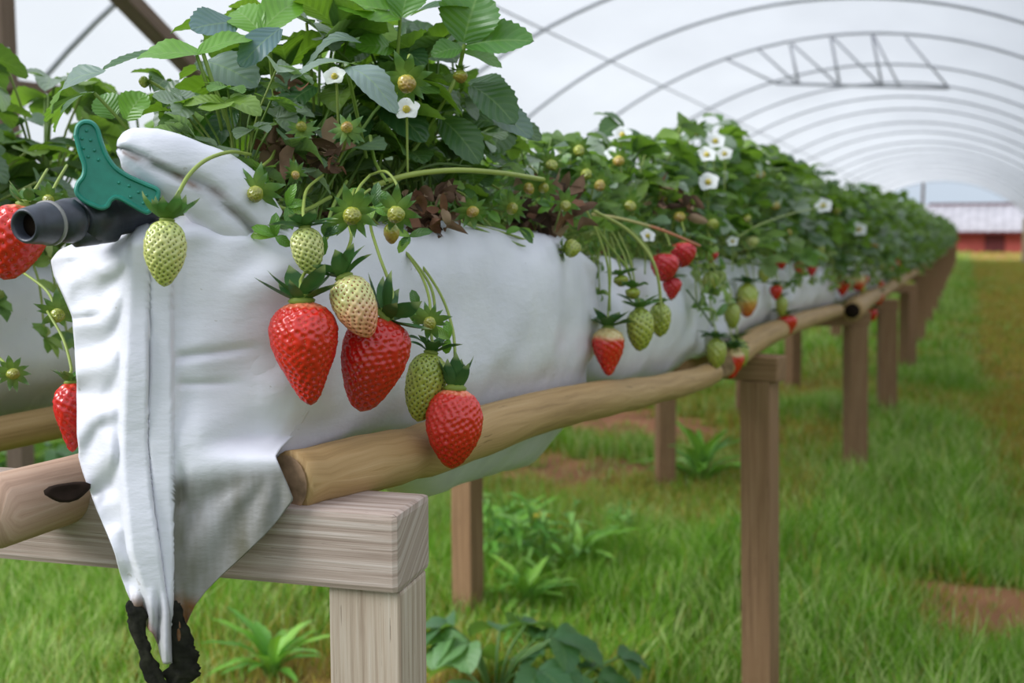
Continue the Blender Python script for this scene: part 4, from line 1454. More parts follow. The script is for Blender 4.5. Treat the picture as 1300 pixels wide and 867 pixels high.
MID = [((903, 318), (902, 333), 18, PINKRED, 'small red strawberry at the end of a long pinkish stem'),
       ((902, 345), (902, 373), 21, LIME, 'green strawberry below the small red one near the gap'),
       ((949, 360), (948, 403), 28, HALF, 'yellow-green strawberry with a red tip on the third bag'),
       ((929, 385), (931, 418), 22, LIME, 'green strawberry left below the red-tipped one'),
       ((909, 430), (909, 468), 26, LIME, 'pale green strawberry at the bottom left of the gap'),
       ((936, 430), (943, 466), 22, LIME, 'green strawberry behind the red one over the second leg'),
       ((931, 443), (929, 481), 30, REDW, 'red strawberry hanging lowest at the second leg'),
       ((998, 400), (1000, 426), 26, RED, 'red strawberry over the pole right of the second leg'),
       ((985, 362), (985, 381), 16, RED, 'small red strawberry between the third bag and the red one on the pole'),
       ((992, 376), (993, 402), 16, LIME, 'slim green strawberry above the red one on the pole'),
       ((991, 320), (992, 342), 20, RED, 'red strawberry among leaves over the third bag'),
       ((1016, 332), (1014, 352), 16, PINKRED, 'left of two small red strawberries on fourth bag'),
       ((1030, 334), (1031, 351), 14, PINKRED, 'right of two small red strawberries on fourth bag'),
       ((1066, 320), (1067, 342), 20, RED, 'red strawberry under yellow leaves over the fourth bag'),
       ((1069, 350), (1070, 376), 22, RED, 'red strawberry just above the dark hollow pole end'),
       ((1088, 348), (1090, 370), 22, {**REDW, 'skin': lin(222, 96, 48), 'sh': 0.5}, 'orange-red strawberry right of the red one above the hollow pole end'),
       ((1113, 372), (1113, 389), 18, RED, 'red strawberry right of the hollow pole end'),
       ((1107, 392), (1108, 408), 14, RED, 'small red strawberry beside the third leg, below its neighbour'),
       ((1136, 318), (1135, 334), 16, RED, 'red strawberry among leaves near the far white bag'),
       ((1179, 352), (1180, 366), 12, DARKRED, 'dim red strawberry under the far leaves'),
       ((1184, 372), (1184, 386), 10, DARKRED, 'tiny dim red strawberry beneath the far dim one'),
       ((955, 300), (955, 314), 16, GREEN, 'whitish green strawberry over the third bag'),
       ((970, 340), (970, 360), 16, LIME, 'small green strawberry right of the red-tipped one'),
       ((1040, 310), (1040, 328), 14, LIME, 'small green strawberry under leaves over the fourth bag'),
       ((1108, 300), (1108, 318), 14, HALF, 'orange-green strawberry hanging over the fifth bag')]
for i, (tp, ti, w, pal, lab) in enumerate(MID):
    z = depth(PXP((tp[0] + ti[0]) / 2, (tp[1] + ti[1]) / 2, -0.412))
    strawberry(tp, ti, w, z, pal, lab, 'cone' if pal in (RED, REDW, PINKRED) else 'oval', 60 if w > 20 else 40, 0, 9, 0.85, 25, 0,
               [(tp[0] - 1, tp[1] - 14, z + 0.01), (tp[0] - 8, tp[1] - 34, z + 0.05)], 70 + i, nu=32, nv=32, cdark=True, sr=0.0015)
for k, (px, py, dx) in enumerate([(718, 262, .06), (745, 222, .03), (735, 192, .02), (762, 236, .05), (786, 205, .02), (800, 262, .05), (842, 250, .04), (870, 205, .02), (862, 276, .06), (905, 285, .06),
                                  (885, 168, .0), (940, 250, .03), (948, 278, .06), (985, 262, .04), (1000, 296, .06), (965, 222, .02), (700, 210, .02), (672, 240, .04), (1030, 285, .06), (1062, 268, .04)]):
    z = depth(PXP(px, py, -0.50 + dx * 1.4))
    w = 15 if z < 2 else 11
    strawberry((px, py - 3), (px + R.uniform(-2, 2), py + 3), w, z, R.choice([CORE, BUDY, LIME]), 'small yellowish fruitlet with star-shaped sepals among leaves over the second and third bags', 'egg', 24, -0.014, 8, 1.35, 10, 5,
               [(px + R.uniform(-8, 4), py - 6, z + 0.03), (px - 14, py + 30, z + 0.10)], 900 + k, 'fruitlets over the second and third bags', nu=18, nv=18, bright=True, wide=0.4)
# ---- fruit on the left
strawberry((34, 262), (8, 356), 74, 0.915, RED, 'red strawberry at the left edge, behind the black nozzle', 'wedge', 150, 0.0, 9, 0.5, 20, 40, [(45, 240, 0.93), (60, 215, 0.97)], 21, nu=60, nv=64)
strawberry((90, 486), (94, 574), 46, 0.955, DARKRED, 'dark red strawberry half hidden behind the left side of the bag end', 'cone', 120, 0.0, 9, 0.55, 30, 30, [(90, 465, 0.96), (80, 430, 0.98), (60, 395, 1.0)], 22, nu=50, nv=50)

# ------------------------------------------------------------------ leaves and plants
LEAFC = [lin(46, 76, 40), lin(56, 90, 42), lin(84, 122, 46), lin(100, 122, 100), lin(126, 156, 64), lin(150, 164, 146)]  # the greys mix pale undersides with painted sky sheen


def leaflet(mb, base, d, nrm_, length, width, col, teeth=8, fold=0.25, curl=0.15, rg=R, cols=2):
    d = Vector(d).normalized()
    nrm_ = Vector(nrm_)
    nrm_ = (nrm_ - d * nrm_.dot(d))
    nrm_ = nrm_.normalized() if nrm_.length > 1e-5 else d.orthogonal().normalized()
    s = d.cross(nrm_)
    n = teeth * 2
    us = [-1, -0.5, 0, 0.5, 1] if cols == 2 else [-1, 0, 1]
    vs, uv = [], []
    wav = rg.uniform(0, 6)
    for i in range(n + 1):
        t = i / n
        w = width / 2 * (math.sin(math.pi * (0.03 + 0.97 * t) ** 1.12) ** 0.62 if t < 1 else 0.0)
        c = base + d * (length * t) + nrm_ * (length * curl * (0.35 * math.sin(math.pi * t) - t * t))
        for u in us:
            ww = w
            fwd = 0
            if abs(u) == 1:
                ww = w * (1.0 if i % 2 else 0.925)
                fwd = length * 0.014 if i % 2 else -length * 0.010
            rip = 0.05 * width * abs(u) * math.sin(t * 9 + wav + (1.5 if u > 0 else 0))
            vs.append(c + s * (u * ww) + d * fwd + nrm_ * (fold * abs(u) * ww + rip * 0.6))
            uv.append((u, t))
    k = len(us)
    fs = [(i * k + q, i * k + q + 1, (i + 1) * k + q + 1, (i + 1) * k + q) for i in range(n) for q in range(k - 1)]
    mb.add(vs, fs, uv, col)


def trifoliate(mb, node, d, nrm_, size, rg, col=None, teeth=7, cols=2):
    d = Vector(d).normalized()
    nrm_ = Vector(nrm_)
    nrm_ = (nrm_ - d * nrm_.dot(d)).normalized()
    s = d.cross(nrm_)
    col = col or LEAFC[rg.choice([0, 0, 1, 1, 2, 2, 3, 3, 4, 4, 5, 5, 5])]
    k = rg.uniform(0.65, 1.35)
    col = (col[0] * k, col[1] * k, col[2] * k, 1)
    fold = rg.uniform(0.12, 0.45)
    leaflet(mb, node, d + nrm_ * rg.uniform(-.1, .2), nrm_, size, size * 0.82, col, teeth, fold, rg.uniform(0.0, 0.35), rg, cols)
    for q in (-1, 1):
        a = math.radians(rg.uniform(62, 82))
        dd = d * math.cos(a) + s * (q * math.sin(a)) + nrm_ * rg.uniform(-0.15, 0.25)
        leaflet(mb, node, dd, nrm_ + s * (q * rg.uniform(-0.1, 0.2)), size * 0.92, size * 0.78, col, teeth, fold, rg.uniform(0.0, 0.35), rg, cols)


def plant_geo(rg, nleaf, hmin, hmax, spread, size, teeth, cols, lv, stm, squash=(0.85, 1.0), seg=6):
    for k in range(nleaf):
        az = TAU * (k * 0.381966 + rg.uniform(-0.06, 0.06))
        f = (k + 0.5) / nleaf
        h = hmin + (hmax - hmin) * (f ** 0.8) * rg.uniform(0.78, 1.18)
        rad = spread * (1.0 - 0.60 * f) * rg.uniform(0.6, 1.15)
        if h < 0.03:
            rad = max(rad, 0.135)
        e = Vector((math.cos(az) * squash[0], math.sin(az) * squash[1], 0))
        tip = e * rad + Vector((0, 0, h))
        b = e * 0.012
        mid = e * (rad * 0.35) + Vector((0, 0, h * 0.6))
        pc = lin(120, 150, 66) if rg.random() < 0.6 else lin(150, 168, 84)
        stm.tube(spline([b, mid, tip], seg // 2), 0.0016, 5, pc, caps=False)
        nn = Vector((0, 0, 1)) * rg.uniform(0.6, 1.0) + e * rg.uniform(-0.15, 0.75) + Vector((rg.uniform(-.35, .35), rg.uniform(-.35, .35), 0))
        dd = e * 1.0 + Vector((0, 0, rg.uniform(-0.5, 0.45))) + Vector((rg.uniform(-.5, .5), rg.uniform(-.5, .5), 0))
        trifoliate(lv, tip, dd, nn, size * rg.uniform(0.75, 1.2), rg, None, teeth, cols)


def truss_geo(rg, stm, dx, lv=None):
    """pale fruit stalks arching out over the bag's edge"""
    for k in range(5):
        y = rg.uniform(-0.08, 0.08)
        o = rg.uniform(0.08, 0.125)
        p = [Vector((0, 0, 0.01)), Vector((dx * 0.05, y * 0.5, rg.uniform(0.03, 0.07))), Vector((dx * o, y, rg.uniform(-0.01, 0.03))), Vector((dx * (o + 0.012), y * 1.1, rg.uniform(-0.10, -0.01)))]
        sp_ = spline(p, 4)
        stm.tube(sp_, 0.0013, 5, STALK, caps=False)
        if lv is not None:
            for q in (sp_[-1], sp_[len(sp_) * 2 // 3]):
                for w_ in range(6):
                    d_ = Vector((rg.uniform(-.4, 1) * dx, rg.uniform(-1, 1), rg.uniform(-1, 1)))
                    leaflet(lv, q, d_, Vector((dx, 0, 0.4)), rg.uniform(0.014, 0.030), rg.uniform(0.008, 0.016), rg.choice([lin(150, 176, 80), lin(120, 156, 70), lin(90, 128, 66), lin(176, 186, 110)]), 2, 0.3, 0.3, rg, 1)


def dry_clump(mb, c, size, n, rg):
    for k in range(n * 3):
        d = Vector((rg.uniform(-1, 1), rg.uniform(-1, 1), rg.uniform(-.5, 1)))
        nn = Vector((rg.uniform(-1, 1), rg.uniform(-1, 1), rg.uniform(-1, 1)))
        b = Vector(c) + Vector((rg.uniform(-1, 1), rg.uniform(-1, 1), rg.uniform(-.7, .7))) * size * 0.5
        col = rg.choice([lin(146, 116, 94), lin(116, 90, 72), lin(176, 148, 120), lin(84, 66, 54), lin(150, 108, 84)])
        leaflet(mb, b, d, nn, size * rg.uniform(0.28, 0.6), size * rg.uniform(0.16, 0.34), col, 3, rg.uniform(-.9, .9), rg.uniform(-.8, .9), rg, 2)


def proto(name, seed, nleaf, hmin, hmax, spread, size, teeth, cols, dry=True):
    rg = random.Random(seed)
    root = thing(name, (0, 0, -50), '', 'strawberry plant', None, local=True)
    lv, st = MB(), MB()
    plant_geo(rg, nleaf, hmin, hmax, spread, size, teeth, cols, lv, st)
    for q in (1, -1):
        truss_geo(rg, st, q, lv)
    lv.build('leaves', M['leaf'], root, origin=Vector((0, 0, 0)))
    st.build('stems', M['stem'], root, origin=Vector((0, 0, 0)))
    if dry:
        db = MB()
        dry_clump(db, (0.03, 0.0, 0.012), 0.04, 9, rg)
        db.build('dry_leaves', M['dry'], root, origin=Vector((0, 0, 0)))
    return root


def bagtop(y):
    if y < 1.42:
        return float(np.interp(y, [0.7, 0.85, 1.0, 1.2, 1.35, 1.44], [0.995, 1.01, 1.012, 1.006, 0.993, 0.965])) - 0.006
    return railz(y) + (0.192 if y < 2.1 else 0.18)


# explicit foliage of the nearest plant: leaflets that stand out in the photograph
def near_plant():
    rg = random.Random(99)
    base = Vector((-0.545, 0.93, bagtop(0.93)))
    root = thing('strawberry_plant', base, 'big leafy strawberry plant at the near end of the row, rising past the top edge', 'strawberry plant', 'strawberry plants on the near row')
    lv, st, db = MB(), MB(), MB()
    G, DG, GR, BR, YG = lin(86, 138, 50), lin(58, 98, 56), lin(132, 152, 144), lin(112, 166, 50), lin(140, 180, 66)  # grey and blue-grey leaflet tints paint in reflected sky

    def L(b, t, w, z0, z1=None, col=G, roll=0.0, fold=0.2, curl=0.15, teeth=9):
        z1 = z0 if z1 is None else z1
        a, c = P(b[0], b[1], z0), P(t[0], t[1], z1)
        d = c - a
        nn = UP * math.cos(math.radians(roll)) - FW * math.sin(math.radians(roll))
        leaflet(lv, a, d, nn, d.length, w * z0 / F, col, teeth, fold, curl, rg)

    def S(pts, r=0.0016, c=None):
        st.tube(spline([P(*p) for p in pts], 6), r, 7, c or lin(140, 166, 76), caps=False)
    # left group
    L((132, 92), (48, 122), 52, 0.93, 0.96, GR, 50, 0.15, 0.25)
    L((118, 118), (52, 142), 34, 0.95, 0.98, G, 25)
    L((255, 70), (172, 66), 60, 0.93, 0.93, BR, 38, 0.2, 0.1)
    L((252, 68), (318, 42), 48, 0.93, 0.95, BR, 40, 0.2, 0.1)
    L((215, 72), (126, 78), 40, 0.97, 0.96, DG, 30)
    L((300, 28), (243, 34), 60, 0.99, 0.96, lin(104, 132, 140), 65, 0.1, 0.05)
    L((332, 40), (378, -6), 56, 0.98, 1.0, BR, 68)
    L((330, 40), (296, 6), 52, 0.98, 1.0, BR, 62)
    L((356, 36), (303, 80), 46, 0.96, 0.94, lin(96, 126, 134), 62, 0.15, 0.1)
    L((262, 78), (326, 102), 62, 0.97, 0.95, GR, 55, 0.15, 0.12)
    L((458, 54), (383, 56), 34, 0.98, 0.97, lin(118, 136, 128), 35, 0.1, 0.5)
    L((452, 82), (368, 84), 34, 0.96, 0.93, lin(150, 166, 156), 22, 0.2, 0.2)
    L((440, 86), (502, 122), 46, 0.95, 0.92, lin(144, 162, 160), 45, 0.15, 0.3)
    L((508, 24), (430, -4), 62, 1.02, 1.0, BR, 55)
    L((510, 22), (524, -34), 58, 1.02, 1.02, G, 70)
    L((504, 22), (470, -30), 50, 1.03, 1.02, G, 70)
    L((588, 54), (607, -14), 84, 1.04, 1.03, lin(72, 122, 52), 62, 0.22, 0.1, 10)
    L((592, 58), (676, 46), 62, 1.04, 1.02, lin(72, 124, 46), 58, 0.25, 0.1, 10)
    L((586, 62), (548, 66), 36, 1.04, 1.03, G, 60)
    L((590, 66), (640, 80), 34, 1.05, 1.06, BR, 50)
    L((522, 20), (592, -2), 38, 1.05, 1.03, DG, 30)
    L((500, 62), (454, 54), 46, 1.05, 1.03, BR, 60)
    L((500, 60), (540, 78), 44, 1.06, 1.04, DG, 40)
    L((598, 108), (655, 150), 60, 1.08, 1.06, DG, 50)
    L((618, 140), (676, 168), 52, 1.10, 1.08, lin(108, 132, 126), 40)
    L((596, 104), (645, 112), 42, 1.12, 1.10, DG, 45)
    L((160, 152), (182, 116), 46, 1.0, 1.0, BR, 72)
    L((236, 136), (204, 180), 34, 0.95, 0.93, lin(104, 140, 62), 60)
    L((145, 150), (128, 118), 40, 1.02, 1.02, G, 70)
    L((110, 118), (60, 160), 34, 1.02, 1.04, DG, 40)
    L((232, 120), (258, 160), 44, 0.99, 0.97, G, 60)
    L((236, 140), (286, 190), 44, 0.98, 0.95, G, 55)
    L((300, 140), (262, 186), 40, 0.97, 0.95, lin(64, 100, 70), 55)
    L((330, 130), (382, 168), 46, 1.0, 0.97, DG, 50)
    L((400, 110), (352, 140), 46, 1.02, 0.99, DG, 50)
    L((470, 150), (420, 190), 52, 1.06, 1.02, DG, 50)
    L((480, 130), (540, 170), 56, 1.06, 1.03, DG, 50)
    L((560, 150), (610, 200), 52, 1.08, 1.06, DG, 55)
    L((545, 120), (500, 160), 52, 1.1, 1.08, DG, 55)
    L((415, 20), (400, -20), 44, 1.06, 1.06, DG, 70)
    L((420, 22), (470, 16), 40, 1.05, 1.03, lin(124, 142, 134), 30)
    # random fill behind and between
    for k in range(64):
        px, py = rg.uniform(170, 650), rg.uniform(25, 235)
        if py < 40 and rg.random() < 0.6 or (py < 90 and (px < 240 or px > 590)):
            continue
        z = rg.uniform(1.03, 1.30)
        node = P(px, py, z)
        dd = Vector((rg.uniform(-1, 1), rg.uniform(-1, 1), rg.uniform(-.5, .3)))
        trifoliate(lv, node, dd, Vector((rg.uniform(-.6, .6), rg.uniform(-.9, .2), 1)), rg.uniform(0.038, 0.058), rg, LEAFC[rg.choice([0, 0, 1, 1, 3, 2])], 7, 2)
        root_p = base + Vector((rg.uniform(-.05, .05), rg.uniform(-.12, .25), 0))
        st.tube(spline([root_p, root_p * 0.4 + node * 0.6 + Vector((0, 0, 0.02)), node], 4), 0.0015, 5, lin(112, 142, 62), caps=False)
    # visible petioles and arching stems
    S([(258, 68, 0.93), (272, 110, 0.935), (288, 150, 0.95), (300, 210, 0.97)], 0.0018)
    S([(250, 70, 0.93), (262, 105, 0.935), (276, 140, 0.95), (292, 215, 0.975)], 0.0016)
    S([(508, 22, 1.02), (506, 55, 1.03), (500, 120, 1.05), (480, 220, 1.06)])
    S([(590, 56, 1.04), (578, 100, 1.05), (545, 160, 1.06), (500, 228, 1.06)], 0.002)
    S([(120, 118, 0.95), (150, 150, 0.96), (185, 190, 0.98), (230, 230, 1.0)], 0.0015)
    S([(440, 86, 0.95), (450, 130, 0.98), (465, 200, 1.02)], 0.0017)
    S([(340, 38, 0.98), (345, 90, 1.0), (352, 160, 1.02), (360, 235, 1.03)], 0.0018)
    S([(474, 236, 0.99), (520, 222, 1.00), (580, 216, 1.03), (640, 220, 1.10), (690, 228, 1.20)], 0.0027, lin(176, 190, 96))
    S([(470, 172, 1.0), (476, 205, 0.99), (492, 232, 0.96)], 0.0016)
    S([(404, 340, 0.90), (420, 270, 0.92), (440, 230, 0.98)], 0.0016)
    S([(330, 255, 0.90), (380, 268, 0.92), (420, 250, 0.96)], 0.0018, lin(150, 172, 76))
    S([(575, 276, 1.09), (620, 296, 1.15), (680, 318, 1.24), (712, 324, 1.30)], 0.0016)
    # small bracts round the trusses
    for (px, py, z) in [(365, 262, 0.88), (350, 300, 0.86), (412, 300, 0.87), (476, 262, 0.92), (520, 300, 0.97), (300, 222, 0.90), (340, 230, 0.91), (470, 250, 0.93), (620, 268, 1.12), (560, 268, 1.05),
                        (660, 290, 1.2), (640, 240, 1.14), (590, 240, 1.1), (570, 430, 0.965), (530, 390, 0.965), (700, 262, 1.26)]:
        for q in range(4):
            a = rg.uniform(0, TAU)
            b = P(px, py, z)
            d = RT * math.cos(a) + UP * math.sin(a) + FW * rg.uniform(-.6, .1)
            leaflet(lv, b, d, -FW + UP * 0.4, rg.uniform(0.012, 0.022), 0.009, rg.choice([G, BR, YG, lin(60, 104, 50)]), 3, 0.3, 0.2, rg)
    for c, s, n in ((P(380, 205, 0.97), 0.052, 12), (P(395, 185, 1.0), 0.03, 4), (P(372, 120, 1.0), 0.03, 3), (P(418, 205, 0.96), 0.022, 3), (P(538, 280, 1.03), 0.042, 12), (P(556, 262, 1.06), 0.04, 10), (P(520, 262, 1.02), 0.026, 4)):
        dry_clump(db, c, s, n, rg)
    lv.build('leaves', M['leaf'], root)
    st.build('stems', M['stem'], root)
    o = db.build('dry_leaves', M['dry'], root)
    o['label'] = 'clumps of withered brown leaves'


near_plant()

NEARV = [proto('strawberry_plant', 200 + i, 34, 0.04, 0.215, 0.135, 0.050, 7, 2) for i in range(5)]
MIDV = [proto('strawberry_plant', 300 + i, 44, -0.02, 0.27, 0.155, 0.054, 4, 2) for i in range(5)]
FARV = [proto('strawberry_plant', 400 + i, 40, -0.11, 0.33, 0.20, 0.070, 3, 1, False) for i in range(4)]
USED = set()


def put_plant(pr, x, y, z, rz, sc, label, group):
    if pr.name not in USED:
        USED.add(pr.name)
        pr.location = (x, y, z)
        pr.rotation_euler = (0, 0, rz)
        pr.scale = (sc, sc, sc)
        pr['label'] = label
        pr['group'] = group
        return pr
    return copy_thing(pr, (x, y, z), rz, sc, label, group)


GN = 'strawberry plants on the near row'
# companions behind the nearest plant
spec = [(0.80, -0.585, 0.62, 'smaller plant behind the folded plastic ear at the bag end'),
        (0.95, -0.60, 0.95, 'leafy plant behind the nearest one, its left side'),
        (1.10, -0.57, 0.80, 'leafy plant behind the nearest one, over the middle of the first bag'),
        (1.25, -0.58, 0.70, 'leafy plant over the far part of the first bag'),
        (1.40, -0.545, 0.72, 'leafy plant above the joint between first and second bag'),
        (1.54, -0.555, 0.78, 'low leafy plant at the near part of the second bag'),
        (1.70, -0.53, 0.90, 'leafy plant over the middle of the second bag'),
        (1.86, -0.55, 1.04, 'leafy plant with grey upturned leaves on the second bag'),
        (2.02, -0.54, 1.08, 'leafy plant at the far end of the second bag'),
        (2.18, -0.55, 1.05, 'leafy plant above the gap over the second leg')]
for i, (y, x, sc, lab) in enumerate(spec):
    put_plant(NEARV[i % 5], x, y, bagtop(y), R.uniform(0, TAU), sc, lab, GN)
y = 2.34
i = 0
while y < 6.0:
    lab = 'strawberry plant above the third grow bag' if y < 3.05 else ('strawberry plant above the fourth grow bag' if y < 4.4 else 'strawberry plant just past the hollow pole end')
    put_plant(MIDV[i % 5], -0.545 + R.uniform(-.03, .03), y, bagtop(y), R.uniform(0, TAU), 0.98 + 0.04 * (y - 2.3) + R.uniform(-.06, .06), lab, lab + 's')
    y += 0.18
    i += 1
while y < 38.5:
    put_plant(FARV[i % 4], -0.545 + R.uniform(-.04, .04), y, bagtop(y), R.uniform(0, TAU), 1.08 + R.uniform(-.1, .1), 'small blurred strawberry plant in the crowded far part of the row', 'far strawberry plants')
    y += 0.27
    i += 1
# left row
y = 0.78
while y < 3.2:
    put_plant(NEARV[i % 5], -1.12 + R.uniform(-.03, .03), y, railz(y) + 0.155, R.uniform(0, TAU), R.uniform(0.95, 1.15),
              'strawberry plant of the left row, showing left of the green handle' if y < 1.6 else 'strawberry plant of the left row behind the near row', 'strawberry plants on the left row')
    y += 0.17
    i += 1
while y < 9:
    put_plant(MIDV[i % 5], -1.12 + R.uniform(-.03, .03), y, railz(y) + 0.155, R.uniform(0, TAU), R.uniform(0.95, 1.15), 'strawberry plant of the left row behind the near row', 'strawberry plants on the left row')
    y += 0.30
    i += 1

# fruit sprinkled along the far half of the row: copies of two small berries
for kind, pal, lab in (('red', RED, 'tiny blurred red strawberry in the far part of the row'), ('green', LIME, 'tiny blurred green strawberry in the far part of the row')):
    root = thing('strawberry', (0, 0, 0), lab, 'strawberry', 'far strawberries', local=True)
    mb, sd, cb = MB(), MB(), MB()
    berry_geo(mb, sd, 0.042, 0.034, 'cone', pal, 40, 20, 20, 900)
    calyx_geo(cb, 0.034, 8, 0.02, 20, 20, R)
    mb.build('berry', M['berry'], root, origin=Vector((0, 0, 0)))
    cb.build('calyx', M['sepal'], root, origin=Vector((0, 0, 0)))
    tb = MB()
    tb.tube(spline([(0, 0, 0), (0, 0, 0.03), (-0.03, 0, 0.08), (-0.08, 0, 0.10)], 4), 0.0013, 5, STALK)
    tb.build('stalk', M['stem'], root, origin=Vector((0, 0, 0)))
    first = True
    for k in range(16 if kind == 'red' else 14):
        yy = 5.2 + 0.75 * k + R.uniform(-.2, .2)
        loc = (-0.415 + R.uniform(-.01, .02), yy, railz(yy) + R.uniform(0.03, 0.17))
        if first:
            root.location = loc
            first = False
        else:
            copy_thing(root, loc, R.uniform(-.4, .4), R.uniform(0.85, 1.15), lab, 'far strawberries')
        
# pale arching stems between plants of the middle distance
for (pts, c, lab) in [([(752, 272, 1.42), (790, 278, 1.47), (840, 292, 1.56), (888, 312, 1.66)], lin(208, 196, 130), 'long pale stem with pinkish end, arching over the second bag'),
                      ([(745, 268, 1.40), (760, 300, 1.41), (772, 340, 1.42), (774, 395, 1.43)], lin(160, 178, 84), 'straight pale stalk dropping to the low ripe strawberry'),
                      ([(755, 268, 1.42), (800, 295, 1.46), (832, 340, 1.48), (841, 408, 1.5)], lin(186, 196, 110), 'curved pale stalk bending down right of the green unripe strawberry'),
                      ([(748, 275, 1.41), (772, 310, 1.44), (795, 340, 1.46), (806, 372, 1.47)], lin(150, 172, 78), 'stalk running down between the two curved pale stalks'),
                      ([(872, 368, 1.70), (890, 392, 1.78), (905, 414, 1.86)], lin(96, 124, 82), 'thin dark stalk slanting across the end of the second bag'),
                      ([(930, 305, 2.1), (965, 285, 2.2), (1010, 270, 2.4), (1050, 262, 2.7)], lin(150, 168, 90), 'long stem lying over the third bag foliage')]:
    mb = MB()
    sp = spline([P(*p) for p in pts], 8)
    mb.tube(sp, 0.0022 if c[0] > 0.4 else 0.0016, 7, [tuple(np.array(c) * (1 - 0.0 * i)) if not ('pinkish' in lab and i > len(sp) * 0.55) else lin(222, 140, 104) for i in range(len(sp))])
    tag(mb.build('fruit_stem', M['stem']), lab, 'stem', 'loose fruit stems on the second bag')
# dry clump above the joint
db = MB()
dry_clump(db, P(695, 270, 1.34), 0.07, 16, random.Random(5))
tag(db.build('withered_crown', M['dry']), 'brown withered leaf clump lying on the bag below the arching stem', 'dead leaves')
db = MB()
dry_clump(db, P(855, 262, 1.72), 0.06, 10, random.Random(6))
tag(db.build('withered_crown', M['dry']), 'small brown withered clump among the leaves over the second bag', 'dead leaves')


# ------------------------------------------------------------------ flowers
def flower(px, py, z, size, label, face=None):
    c = P(px, py, z)
    root = thing('strawberry_flower', c, label, 'flower', 'white strawberry flowers')
    f = Vector(face) if face else (-FW * 0.8 + UP * 0.45 + RT * R.uniform(-.3, .3))
    f.normalize()
    a = f.orthogonal().normalized()
    b = f.cross(a)
    for k in range(5):
        an = TAU * k / 5 + 0.3
        d = a * math.cos(an) + b * math.sin(an)
        s = f.cross(d)
        mb = MB()
        vs = []
        for i in range(6):
            t = i / 5
            w = size * 0.30 * math.sin(math.pi * (0.12 + 0.80 * t) ** 0.8) ** 0.6
            p = c + d * (size * (0.12 + 0.42 * t)) + f * (size * (0.10 * math.sin(t * 2.2)))
            for u in (-1, -.5, 0, .5, 1):
                vs.append(p + s * (u * w) - d * (abs(u) ** 2 * size * 0.05) + f * abs(u) * size * 0.03)
        fs = [(i * 5 + q, i * 5 + q + 1, (i + 1) * 5 + q + 1, (i + 1) * 5 + q) for i in range(5) for q in range(4)]
        mb.add(vs, fs, None, lin(246, 247, 246))
        mb.build('petal', M['petal'], root)
    mb = MB()
    bm = bmesh.new()
    bmesh.ops.create_icosphere(bm, subdivisions=2, radius=size * 0.15)
    bm.verts.index_update()
    mb.add([c + f * size * 0.06 + v.co for v in bm.verts], [tuple(v.index for v in q.verts) for q in bm.faces], None, lin(206, 186, 70))
    bm.free()
    mb.build('flower_centre', M['seed'], root)
    mb = MB()
    calyx_geo(mb, size * 0.5, 5, size * 0.42, 10, 15, R)
    orient(mb, c - f * size * 0.05, -f, 0)
    mb.build('sepals', M['sepal'], root)
    mb = MB()
    mb.tube(spline([c - f * size * 0.06, c - f * size * 0.4 - Vector((0, 0, size * 0.3)), c - f * size * 0.5 - Vector((0, 0, size * 2.2))], 6), 0.0011, 6, STALK)
    mb.build('stalk', M['stem'], root)


for (px, py, z, s, lab) in [(516, 140, 0.985, 0.024, 'white flower with drooping petals below the yellow spent core, near plant'),
                            (899, 232, 1.95, 0.038, 'round white flower facing out on the second bag'),
                            (908, 180, 2.05, 0.036, 'white flower uppermost on the plant over the second leg'),
                            (897, 197, 2.0, 0.034, 'white flower left of the pair over the second bag end'),
                            (920, 196, 2.08, 0.030, 'white flower right of the pair over the second bag end'),
                            (790, 172, 1.68, 0.030, 'white flower among grey leaves above the second bag'),
                            (778, 196, 1.62, 0.024, 'small white flower below the one among grey leaves'),
                            (822, 300, 1.58, 0.022, 'small pinkish white flower left of the red trio'),
                            (930, 307, 2.05, 0.022, 'small white flower over the third bag edge'),
                            (1090, 292, 4.2, 0.06, 'blurred white flower over the fifth bag'),
                            (1045, 262, 3.2, 0.05, 'blurred white flower high over the fourth bag'),
                            (425, 98, 0.97, 0.02, 'white half-open flower bud under the grey near leaf')]:
    flower(px, py, z, s, lab)


